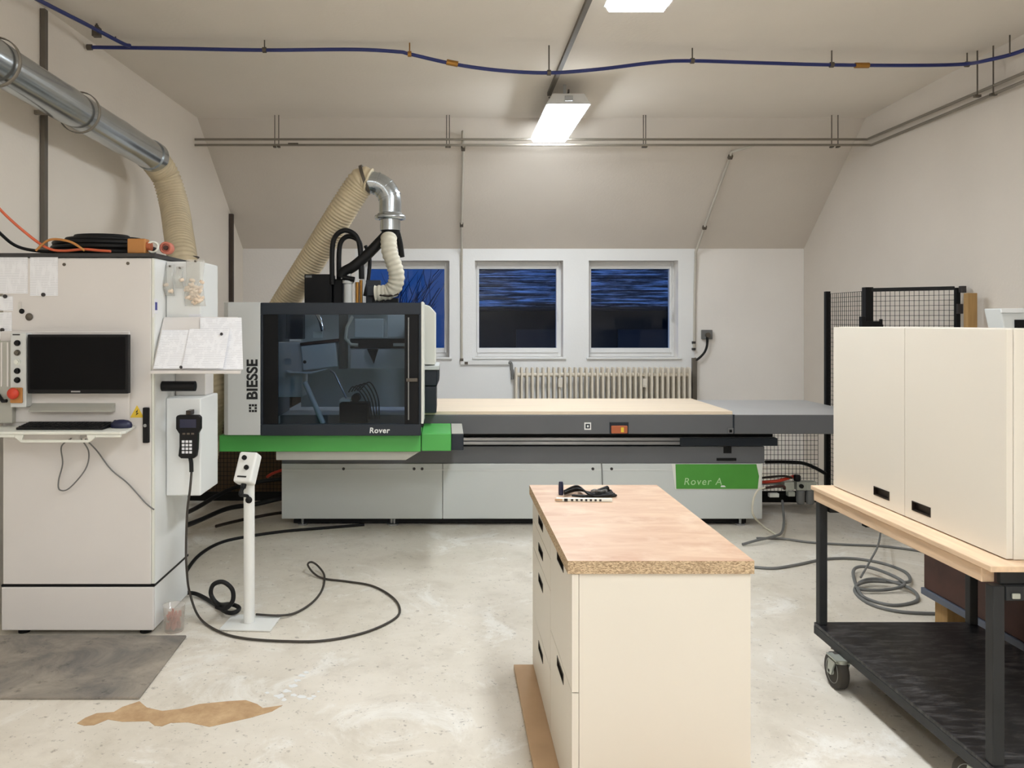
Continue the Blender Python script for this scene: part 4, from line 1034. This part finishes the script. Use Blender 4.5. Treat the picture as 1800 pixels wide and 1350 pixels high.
cable([(tx(640), yt2 + .1, tz(430)), (tx(648), yt2 + .08, tz(452)), (tx(646), yt2 + .06, tz(490)), (tx(640), yt2 + .05, tz(520))], .014, 8).build('cable_hose', 'rubber_black', mc)
cable([(tx(600), yt2, tz(488)), (tx(605), yt2, tz(478)), (tx(622), yt2, tz(468)), (tx(645), yt2 + .01, tz(448)), (tx(668), yt2 + .02, tz(424)), (tx(684), yt2 + .03, tz(406))], .04, 14).build('suction_branch', 'rubber_black', mc)
cable([(tx(697), yt2 + .03, tz(404)), (tx(702), yt2 + .06, tz(425)), (tx(705), yt2 + .09, tz(450))], .022, 10).build('suction_branch', 'rubber_black', mc)
MB().cyl((tx(686), yt2 + .04, tz(404)), (tx(686), yt2 + .04, tz(418)), .07, 20, .06).build('manifold', 'near_black', mc, .004)
q = [Vector((tx(684), yt2 - .02, tz(416))), Vector((tx(684), yt2 - .05, tz(428))), Vector((tx(686), yt2 - .06, tz(445))), Vector((tx(694), yt2 - .06, tz(468))), Vector((tx(698), yt2 - .05, tz(488))), Vector((tx(692), yt2 - .03, tz(507))), Vector((tx(680), yt2 - .01, tz(514))), Vector((tx(660), yt2, tz(516)))]
ribbed(q, .058, .034, .06, 18).build('fabric_hose', 'hose_white', mc)
mb = MB(); mb.tube([(tx(668) , yt2 - .05, tz(519)), (tx(684), yt2 - .07, tz(521)), (tx(701), yt2 - .05, tz(517))], .008, 8); mb.build('hose_strap', 'slot_dark', mc)

# dust hose with its elbow
dh = thing('extraction_hose', (tx(600), yt2 + .06, tz(536)), 'beige ribbed dust hose rising from behind the machine to a metal elbow', 'hose')
ec = []
for i in range(11):
    a = math.radians(90 * i / 10)
    ec.append(Vector((tx(650) + .148 * math.sin(a), yt2 + .045, tz(365) + .148 + .045 - .148 * (1 - math.cos(a)) + 0.0)))
ec = [Vector((tx(646), yt2 + .045, ec[0].z))] + ec + [Vector((ec[-1].x, yt2 + .045, tz(376)))]
MB().tube(ec, .083, 28).build('elbow', 'galvanised', dh)
for i in (0, 3, 6, 9, 12):
    q = ec[i]; dq = (ec[min(i + 1, 12)] - ec[max(i - 1, 0)]).normalized()
    MB().cyl(q - dq * .006, q + dq * .006, .087, 28).build('seam_ring', 'galvanised', dh)
bx = ec[-1].x
mb = MB(); mb.lathe((bx, yt2 + .045, tz(385)), (0, 0, 1), [(.085, 0), (.115, .004), (.115, .03), (.095, .034), (.095, .044), (.085, .05)], 28); mb.build('flange', 'galvanised', dh)
MB().cyl((bx, yt2 + .045, tz(404)), (bx, yt2 + .045, tz(385.2)), .076, 28).build('pipe_stub', 'galvanised', dh)
st = ec[0] + Vector((.01, 0, 0))
hp = [st, Vector((tx(636), yt2 + .05, tz(317))), Vector((tx(622), yt2 + .07, tz(333))), Vector((tx(600), yt2 + .1, tz(365))), Vector((tx(557), yt2 + .22, tz(425))), Vector((tx(512), yt2 + .34, tz(487))), Vector((tx(481), yt2 + .42, tz(530))), Vector((tx(455), yt2 + .46, tz(570)))]
ribbed(hp, .104, .024, .045).build('flexible_hose', 'hose_cream', dh)
mb = MB(); q = Vector((tx(641), yt2 + .048, tz(313.5))); dq = Vector((-.9, .05, -.3)).normalized(); mb.cyl(q - dq * .012, q + dq * .012, .112, 28); mb.build('hose_clamp', 'dull_iron', dh)

# spoil board lying on the table
tag(B(X0 + .05 + .9, (1288 - 785) * kt, yt + .004, F * .0049, .8615, .886).build('table_board', 'spoilboard', None, .002), 'pale fibre board covering the left part of the machine table', 'board')

# service unit on the right of the base
su = thing('air_service_unit', P(1405, 885, .0045), 'compressed air service unit with filter bowls right of the machine base', 'regulator')
k5 = .0045; y5 = F * k5
def sx(px): return (px - 785) * k5
def sz(py): return H - (py - 565) * k5
B(2.392, sx(1440), y5 + .05, y5 + .06, sz(855), sz(849)).build('mounting_rail', 'steel', su)
for px in (1385, 1407, 1424):
    B(sx(px) - .04, sx(px) + .04, y5 - .03, y5 + .049, sz(861), sz(846)).build('regulator_body', 'zinc', su, .006)
for px in (1407, 1424):
    MB().lathe((sx(px), y5, sz(861.3)), (0, 0, -1), [(.032, 0), (.032, .09), (.025, .11), (.008, .115)], 16).build('filter_bowl', 'cable_grey', su)
MB().lathe((sx(1402), y5 + .01, sz(846)), (0, 0, 1), [(.022, 0), (.028, .01), (.028, .04), (.02, .05)], 16).build('pressure_knob', 'black_plastic', su)
MB().cyl((sx(1405), y5 - .045, sz(853)), (sx(1405), y5 - .031, sz(853)), .017, 16).build('gauge', 'black_plastic', su)
cable([(2.40, y5 + .02, sz(850)), (sx(1362), y5 - .0, sz(846)), (sx(1380), y5, sz(842)), (sx(1400), y5 + .03, sz(838))], .013, 8).build('red_hose', 'red_plastic', su)
cable([(2.41, y5 + .01, sz(862)), (sx(1370), y5 - .03, sz(853)), (sx(1378), y5 - .02, sz(858)), (sx(1392), y5 + .02, sz(852))], .011, 8).build('red_hose', 'rust_brown', su)
cable([(2.41, y5, sz(842)), (sx(1372), y5 - .02, sz(836)), (sx(1392), y5, sz(840))], .009, 8).build('air_line', 'slot_dark', su)
mb = MB(); mb.box(sx(1352), sx(1369), y5 - .01, y5 + .03, sz(874), sz(867)); mb.build('fitting', 'machine_ivory', su, .004)
mb = MB(); mb.box(sx(1384), sx(1396), y5 - .02, y5 + .03, sz(872), sz(864)); mb.build('fitting', 'zinc', su, .004)
pts = [P(1345, 812, .0046), P(1380, 812, .0046), P(1410, 814, .0046), P(1432, 822, .0046), P(1452, 833, .0046)]
tag(cable(pts, .014, 8).build('supply_hose', 'rubber_black'), 'black hose bowing from the machine base to the right fence post', 'hose')
pts = [P(1345, 857, .0042), P(1332, 862, .0042), P(1324, 880, .0042), P(1324, 905, .0042), FL(1342, 925, .02), FL(1362, 938), FL(1368, 946)]
tag(cable(pts, .0075, 8).build('air_line', 'hose_white'), 'pale tube curving from the service unit down to the floor', 'tube')
pts = [P(1375, 880, .0044), P(1377, 900, .0043), P(1378, 918, .0042), FL(1374, 936, .04), FL(1360, 943, .035), FL(1330, 950, .03), FL(1305, 957, .012)]
tag(cable(pts, .009, 8).build('air_line', 'cable_grey'), 'grey hose falling from the service unit and running left on the floor', 'hose')
pts = [FL(1330, 946), FL(1375, 947), FL(1420, 953), FL(1480, 957), FL(1560, 961), FL(1640, 972)]
tag(cable(pts, .008, 8).build('floor_cable', 'cable_grey'), 'thin grey cable lying flat behind the trolley towards the right', 'cable')
pts = [FL(1325, 997), FL(1360, 999), FL(1400, 993), FL(1450, 983), FL(1500, 982), FL(1550, 990), FL(1590, 1005), FL(1600, 1020, .02), FL(1585, 1024, .03), FL(1530, 1022, .03), FL(1505, 1030, .03), FL(1520, 1037, .02), FL(1565, 1036, .02), FL(1590, 1026, .04), FL(1560, 1008, .05), FL(1520, 996, .04), FL(1500, 1004, .03), FL(1510, 1040, .02), FL(1530, 1055), FL(1570, 1064), FL(1608, 1058), FL(1612, 1045, .02), FL(1590, 1030, .03), FL(1545, 1018, .04), FL(1515, 1022, .03), FL(1503, 1040), FL(1530, 1062), FL(1580, 1075), FL(1650, 1079)]
tag(cable(pts, .0095, 8).build('coiled_cable', 'cable_grey'), 'grey cable coiled loosely on the floor behind the trolley', 'cable')
pts = [FL(1513, 1015, .08), P(1530, 985, .0034), P(1543, 960, .0036), P(1548, 935, .0040)]
tag(cable(pts, .006, 8).build('coil_end', 'cable_grey'), 'thin grey cable rising from the floor coil towards the fence', 'cable')

# ================================================================== SAFETY FENCE
def fence(a, b, z0, z1, root, dx=.03, dz=.04, topbar=False, frame=True):
    """mesh panel between the plan points a and b"""
    a, b = Vector((*a, 0)), Vector((*b, 0)); L = (b - a).length; u = (b - a) / L; nrm = Vector((-u.y, u.x, 0)); w = .0015
    mb = MB(); n = max(2, int(L / dx)); mrows = int((z1 - z0) / dz)
    def bar(p, q, side, hv):
        return mb.hexa([p - side * w - hv * w, p + side * w - hv * w, p + side * w + hv * w, p - side * w + hv * w], [q - side * w - hv * w, q + side * w - hv * w, q + side * w + hv * w, q - side * w + hv * w])
    for i in range(n + 1):
        p = a + u * (L * i / n); bar(p + Vector((0, 0, z0)), p + Vector((0, 0, z1)), u, nrm)
    for j in range(mrows + 1):
        z = z0 + (z1 - z0) * j / mrows; bar(a + Vector((0, 0, z)) + nrm * .003, b + Vector((0, 0, z)) + nrm * .003, nrm, Vector((0, 0, 1)))
    mb.build('mesh_panel', 'fence_black', root)
    if frame:
        mb = MB(); s_ = .012
        R_ = Matrix.Rotation(math.atan2(u.y, u.x), 3, 'Z')
        for z in ((z0, z1) if topbar else (z0,)):
            mb.obox((a + b) / 2 + Vector((0, 0, z)), (L, .022, .026), R_)
        mb.build('panel_rail', 'fence_black', root, .002)
def fpost(p, w, z1, root, z0=.0):
    mb = MB(); mb.box(p[0] - w / 2, p[0] + w / 2, p[1] - w / 2, p[1] + w / 2, z0, z1)
    mb.build('post', 'fence_black', root, .002)

A1 = (3.178, F * .00475); A2 = (3.182, F * .0043); A3 = (3.635, F * .00405)
f1 = thing('mesh_fence', (3.0, F * .00475, 0), 'black mesh fence with slim post between machine base and trolley', 'fence', 'safety fence')
fence((2.53, A1[1] + .1), (A1[0] - .03, A1[1] + .1), .10, .70, f1)
B(2.53, A1[0] - .03, A1[1] + .085, A1[1] + .115, .02, .09).build('bottom_rail', 'fence_black', f1)
fpost(A1, .038, 1.80, f1)
fence((A1[0] + .0, A1[1] - .03), (A2[0] + .005, A2[1] + .035), .1, 1.78, f1, .03, .036)
f2 = thing('fence_gate', (3.3, A2[1], 0), 'black mesh gate with thick lock post behind the cream wall cabinet', 'gate', 'safety fence')
fpost(A2, .058, 1.808, f2)
fence((A2[0] + .03, A2[1]), (A3[0] - .02, A3[1]), .1, 1.775, f2, .03, .036)
dv = Vector((A3[0] - A2[0], A3[1] - A2[1], 0)); ga = math.atan2(dv.y, dv.x)
MB().obox(((A2[0] + A3[0]) / 2, (A2[1] + A3[1]) / 2, 1.788), (dv.length - .03, .03, .026), Matrix.Rotation(ga, 3, 'Z')).build('top_rail', 'fence_black', f2, .003)
MB().obox(((A2[0] + A3[0]) / 2, (A2[1] + A3[1]) / 2, .06), (dv.length - .05, .03, .06), Matrix.Rotation(ga, 3, 'Z')).build('bottom_rail', 'fence_black', f2, .003)
fpost((A3[0], A3[1]), .03, 1.79, f2)
p = P(1520, 568, .0043); lk = MB()
lk.box(p.x - .06, p.x + .075, A2[1] - .075, A2[1] - .03, p.z - .09, p.z + .015); lk.box(p.x - .06, p.x - .03, A2[1] - .07, A2[1] - .035, p.z, p.z + .05); lk.cyl((p.x + .095, A2[1] - .05, p.z - .02), (p.x + .095, A2[1] - .05, p.z + .03), .012, 10); lk.box(p.x + .075, p.x + .11, A2[1] - .06, A2[1] - .04, p.z - .03, p.z - .01)
lk.build('lock_box', 'black_plastic', f2, .004)
p = P(1683, 543, .00405); B(p.x - .02, p.x + .02, A3[1] - .035, A3[1] - .016, p.z - .035, p.z + .035).build('hinge', 'magnet_dark', f2, .003)
p = P(1704, 508, .00398); B(p.x - .024, p.x + .012, A3[1] - .05, A3[1] - .016, p.z - .024, p.z + .024).build('stop_plate', 'magnet_dark', f2, .003)
f3 = thing('mesh_fence', (-1.7, F * .0048, 0), 'black mesh fence behind the left end of the machine base', 'fence', 'safety fence')
fence((-2.18, F * .0048), (-1.28, F * .0048), .1, 1.02, f3, .03, .036)
fpost((-2.2, F * .0048), .038, 1.04, f3)
B(-2.18, -1.28, F * .0048 - .012, F * .0048 + .012, .04, .09).build('bottom_rail', 'fence_black', f3)
tag(MB().obox((-1.72, F * .0050, .52), (1.0, .02, 1.02), Matrix.Rotation(math.radians(-3), 3, 'X')).build('leaning_sheet', 'brown_sheet'), 'dark brown sheet leaning behind the left mesh fence', 'board')  # brown sheet added to fill the dark area behind the mesh
yy = F * .0039
tag(B(3.575, 3.64, yy, yy + .05, .0, 1.745).build('timber_beam', 'wood_old', None, .004), 'upright brown timber beam against the right wall beside the gate', 'timber')

# machine standing behind the trolley at the right
wm = thing('edging_machine', (2.9, 3.7, 0), 'white hooded machine with a dark rusty lower body behind the trolley', 'machine')
B(2.45, 3.25, 3.25, 4.09, .185, .62).build('lower_body', 'rust_brown', wm, .006)
B(2.44, 3.26, 3.24, 4.10, .15, .184).build('bottom_frame', 'blue_grey_steel', wm, .004)
B(2.62, 3.25, 3.3, 4.05, .621, 1.40).build('column', 'machine_grey', wm, .006)
kw = .00286
MB().prism([(2.83, 1.401), (3.42, 1.401), (3.42, H - (541 - 565) * kw), (2.78, H - (542 - 565) * kw)], 'y', F * kw, F * kw + .12).build('hood', 'machine_light', wm, .006)
MB().prism([(2.785, H - (550 - 565) * kw), (3.42, H - (549 - 565) * kw), (3.42, H - (542 - 565) * kw), (2.782, H - (542.5 - 565) * kw)], 'y', F * kw - .01, F * kw - .0005).build('hood_trim', 'window_white', wm, .002)
B((1783 - 785) * kw, (1812 - 785) * kw, F * kw - .006, F * kw - .0005, 1.46, H - (562 - 565) * kw).build('vent', 'near_black', wm)
for x in (2.52, 3.1):
    for y in (3.36, 3.98):
        B(x - .05, x + .05, y - .05, y + .05, 0, .149).build('support_block', 'wood_old', wm, .004)

# ================================================================== DRAWER UNIT IN FRONT
kn = .00175; kfar = .00255; yn = F * kn; yfr = F * kfar
du = thing('drawer_unit', (.66, (yn + yfr) / 2, .019), 'cream drawer cabinet with dark recessed grips under the wood worktop', 'drawer unit')
DX0, DX1 = .408, .938; ZD = .774
B(DX0, DX1, yn + .005, yfr - .005, .0195, ZD).build('body', 'cream', du, .002)
def slotted_front(name, axis, x0, x1, y0, y1, z0, z1, cy, cz, ln, hh, parent, mtl):
    """front board standing in the plane x = const, with a through slot that holds a dark grip"""
    mb = MB(); a, b_2, c_, d_ = cy - ln / 2, cy + ln / 2, cz - hh / 2, cz + hh / 2
    mb.box(x0, x1, y0, a, z0, z1); mb.box(x0, x1, b_2, y1, z0, z1); mb.box(x0, x1, a, b_2, z0, c_); mb.box(x0, x1, a, b_2, d_, z1)
    bm = bmesh.new(); 
    o = mb.build(name, mtl, parent)
    g = MB(); s_ = .004
    g.box(x0 + .012, x1 - .001, a + .0005, b_2 - .0005, c_ + .0005, d_ - .0005)
    g.box(x0 - .0015, x0 + .0115, a + .0005, b_2 - .0005, c_ + .0005, c_ + s_); g.box(x0 - .0015, x0 + .0115, a + .0005, b_2 - .0005, d_ - s_, d_ - .0005)
    g.box(x0 - .0015, x0 + .0115, a + .0005, a + s_, c_ + s_, d_ - s_); g.box(x0 - .0015, x0 + .0115, b_2 - s_, b_2 - .0005, c_ + s_, d_ - s_)
    g.build('recessed_grip', 'slot_dark', o)
    return o
ym = 2.955; g_ = .0015; fx0, fx1 = .386, .4065
for y0, y1, rows in ((yn, ym, ((.408, .772, .738), (.022, .405, .368))), (ym + .003, yfr, ((.668, .772, .722), (.55, .665, .607), (.256, .547, .48), (.022, .253, .196)))):
    for z0, z1, hz_ in rows:
        slotted_front('drawer_front', 'x', fx0, fx1, y0 + g_, y1 - g_, z0, z1, (y0 + y1) / 2, hz_, .15, .036, du, 'cream')
wt = MB(); wz0, wz1 = .775, .815
wt.box(.372, .945, yn - .005, yfr + .01, wz0, wz1 - .0012)
wtop = thing('worktop', (.66, (yn + yfr) / 2, wz0), 'chipboard worktop with pale wood surface on the cream drawer cabinet', 'worktop')
wt.build('chipboard_core', 'chipboard', wtop)
B(.372, .945, yn - .005, yfr + .01, wz1 - .001, wz1).build('top_face', 'worktop_face', wtop)
tag(B(.30, 1.02, 1.9, F * .00254, .001, .0185).build('floor_board', 'fibre_board', None, .001), 'brown fibre board on the floor under the cream drawer cabinet', 'board')
# things on the worktop
def WT(px, py, z=0.0):
    k_ = (H - wz1 - z) / (py - 565); return Vector(((px - 785) * k_, F * k_, wz1 + z))
cb = thing('cable_bundle', WT(1030, 868), 'black cable bundle with dark blue plug lying on the worktop', 'cable')
p = WT(986, 870); MB().lathe((p.x, p.y, wz1 + .0008), (0, 0, 1), [(.009, 0), (.0105, .004), (.0105, .04), (.008, .056)], 14).build('plug', 'navy_plastic', cb)
mb = MB()
for j in range(6):
    a_ = WT(992, 868 - j, .008 + .006 * (j % 3)); b_1 = WT(1015, 862 - j * 1.5, .014 + .006 * (j % 3)); c_ = WT(1040, 866 + j, .012 + .004 * (j % 2)); d_ = WT(1062 + 3 * j, 866 + 2 * (j % 3), .010); e_ = WT(1083 - 4 * j, 871 - 3 * (j % 4), .008); f_ = WT(1050 - j, 872, .006); h_ = WT(1005 + j, 871, .006)
    mb.tube(smooth_path([a_, b_1, c_, d_, e_, f_, h_]), .0045, 6)
mb.build('cable_loops', 'rubber_black', cb)
cable([WT(1040, 864, .03), WT(1046, 862, .036), WT(1056, 864, .02), WT(1066, 862, .028)], .0065, 8).build('cable_tie', 'cable_grey', cb)
p, q = WT(1052, 864, .012), WT(1068, 858, .02); MB().cyl(p, q, .011, 10).build('socket_end', 'rubber_black', cb)
rl = thing('folding_rule', WT(1030, 884), 'thin white folding rule with dark marks in front of the cable bundle', 'ruler')
p0, p1 = WT(978, 881), WT(1076, 882); dd = (p1 - p0); ang = math.atan2(dd.y, dd.x); mid = (p0 + p1) / 2
Rr = Matrix.Rotation(ang, 3, 'Z')
MB().obox(mid + Vector((0, 0, .0075)), (dd.length, .017, .013), Rr).build('rule_stack', 'machine_ivory', rl, .002)
mb = MB()
for i in range(7): mb.obox(mid + Rr @ Vector((-.05 + i * .019, -.0089, 0)) + Vector((0, 0, .0075)), (.009, .0008, .008), Rr)
mb.obox(mid + Rr @ Vector((-.075, -.0089, 0)) + Vector((0, 0, .0075)), (.014, .0008, .011), Rr)
mb.build('rule_marks', 'print_black', rl)
MB().obox(mid + Rr @ Vector((-.105, -.0089, 0)) + Vector((0, 0, .0075)), (.03, .0008, .008), Rr).build('rule_end', 'fibre_board', rl)

# ================================================================== TROLLEY WITH THE WALL CABINET
ty0, ty1 = F * .00172, F * .00256; tx0, tx1 = 1.655, 2.365
tl = thing('trolley', ((tx0 + tx1) / 2, (ty0 + ty1) / 2, 0), 'dark steel shop trolley with wooden top carrying the cream cabinet', 'trolley')
pw = .036; zsf = .198
for x in (tx0 + .004, tx1 - pw):
    for y in (ty0 + .01, ty1 - pw - .005):
        B(x, x + pw, y, y + pw, zsf + .0005, .745).build('post', 'trolley_steel', tl, .003)
B(tx0 - .002, tx1 + .002, ty0, ty1, zsf - .014, zsf).build('lower_shelf', 'shelf_steel', tl, .002)
mb = MB()
mb.box(tx0 - .003, tx0 + .03, ty0, ty1, zsf - .05, zsf - .0145); mb.box(tx1 - .03, tx1 + .003, ty0, ty1, zsf - .05, zsf - .0145)
mb.box(tx0 + .03, tx1 - .03, ty0, ty0 + .035, zsf - .05, zsf - .0145); mb.box(tx0 + .03, tx1 - .03, ty1 - .035, ty1, zsf - .05, zsf - .0145)
mb.build('shelf_frame', 'trolley_steel', tl, .002)
for y_ in (ty0 + .012, ty1 - .05): B(tx0 + .045, tx1 - .045, y_, y_ + .033, .70, .744).build('cross_bar', 'trolley_steel', tl, .003)
B(tx0 + .06, tx0 + .085, ty0 + .004, ty0 + .0115, .708, .725).build('bolt', 'zinc', tl, .003)
B(tx0 - .004, tx0 + .036, ty0 + .05, ty1 - .001, .7455, .7915).build('side_rail', 'softwood', tl, .003)
B(tx1 - .036, tx1 + .004, ty0 + .05, ty1 - .001, .7455, .7915).build('side_rail', 'softwood', tl, .003)
B(tx0 + .04, tx1 - .04, ty0 + .03, ty0 + .049, .7455, .7915).build('end_rail', 'trolley_steel', tl, .003)
B(tx0 - .012, tx1 + .012, ty0 - .005, ty1 + .012, .792, .811).build('top_board', 'softwood', tl, .003)
def caster(cx, cy, ang):
    Rc = Matrix.Rotation(ang, 3, 'Z'); c = Vector((cx, cy, 0)); r = .074; tail = Vector((0, -.035, 0))
    def L(x, y, z): return c + Rc @ (Vector((x, y, z)) + tail)
    f = MB(); f.obox(c + Vector((0, 0, zsf - .0535)), (.084, .085, .005), Rc); f.cyl(c + Vector((0, 0, zsf - .075)), c + Vector((0, 0, zsf - .058)), .03, 16)
    for s_ in (-1, 1):
        f.hexa([L(s_ * .031 - .003, .05, zsf - .07), L(s_ * .031 + .003, .05, zsf - .07), L(s_ * .031 + .003, -.005, zsf - .07), L(s_ * .031 - .003, -.005, zsf - .07)],
               [L(s_ * .031 - .003, .016, r - .012), L(s_ * .031 + .003, .016, r - .012), L(s_ * .031 + .003, -.016, r - .012), L(s_ * .031 - .003, -.016, r - .012)])
    f.obox(L(0, .03, zsf - .072), (.06, .06, .004), Rc)
    fork = f.build('caster_fork', 'zinc', tl)
    w = MB(); w.lathe(L(-.02, 0, r + .0005), Rc @ Vector((1, 0, 0)), [(.05, 0), (r - .004, .0), (r, .006), (r, .034), (r - .004, .04), (.05, .04)], 28); w.build('tyre', 'tyre', fork)
    w = MB(); w.lathe(L(-.022, 0, r + .0005), Rc @ Vector((1, 0, 0)), [(.016, 0), (.02, .006), (.046, .006), (.051, .0), (.051, .044), (.046, .038), (.02, .038), (.016, .044)], 28); w.cyl(L(-.034, 0, r), L(.034, 0, r), .007, 10); w.build('hub', 'wheel_grey', fork)
    mb = MB(); mb.tube(smooth_path([L(-.031, .01, r - .01), L(-.034, -.03, r + .0), L(-.034, -.06, r + .03), L(-.03, -.075, r + .055), L(-.02, -.088, r + .06)]), .006, 8); mb.build('brake_lever', 'dull_iron', fork)
caster(tx0 - .004, 3.335, math.radians(180)); caster(tx1 - .06, 3.33, math.radians(170)); caster(tx0 + .06, ty0 + .12, math.radians(200)); caster(tx1 - .08, ty0 + .10, math.radians(10))

kw0, kw1 = .001759, .002545; wy0, wy1 = F * kw0, F * kw1
wc = thing('wall_cabinet', (1.9, (wy0 + wy1) / 2, .812), 'cream two door wall cabinet lying ready on the trolley', 'cabinet')
cz0, cz1 = .8125, 1.526
B(1.7535, 2.09, wy0, wy1, cz0, cz1).build('carcass', 'cream', wc, .002)
midy = (wy0 + wy1) / 2 - .003
for y0, y1, hy in ((wy0 + .0005, midy - .0015, 2.905), (midy + .0015, wy1 - .0005, 3.17)):
    slotted_front('door', 'x', 1.731, 1.751, y0, y1, cz0 + .003, cz1 - .001, hy, .866, .115, .036, wc, 'cream')

# ================================================================== CAMERA, WORLD, VIEW
cam = bpy.data.cameras.new('camera'); co = bpy.data.objects.new('camera', cam); COL.objects.link(co)
co.location = (0, 0, H); co.rotation_euler = (math.radians(90), 0, 0)
cam.sensor_width = 36; cam.lens = 36 * F / 1800; cam.shift_x = 115 / 1800; cam.shift_y = -110 / 1800
cam.clip_start = .02; cam.clip_end = 200
SC.camera = co
w = bpy.data.worlds.new('dusk'); w.use_nodes = True; SC.world = w
nt = w.node_tree; bg = nt.nodes['Background']
tc = nt.nodes.new('ShaderNodeTexCoord'); sx_ = nt.nodes.new('ShaderNodeSeparateXYZ'); nt.links.new(tc.outputs['Generated'], sx_.inputs[0])
nt.links.new(mixcol(nt, ramp(nt, sx_.outputs['Z'], 0.02, 0.5), (.014, .052, .20), (.085, .235, .72)), bg.inputs[0])
bg.inputs[1].default_value = 1.0
SC.view_settings.view_transform = 'Standard'; SC.view_settings.look = 'None'; SC.view_settings.gamma = 1.0
SC.view_settings.exposure = 0.0; SC.view_settings.use_curve_mapping = False
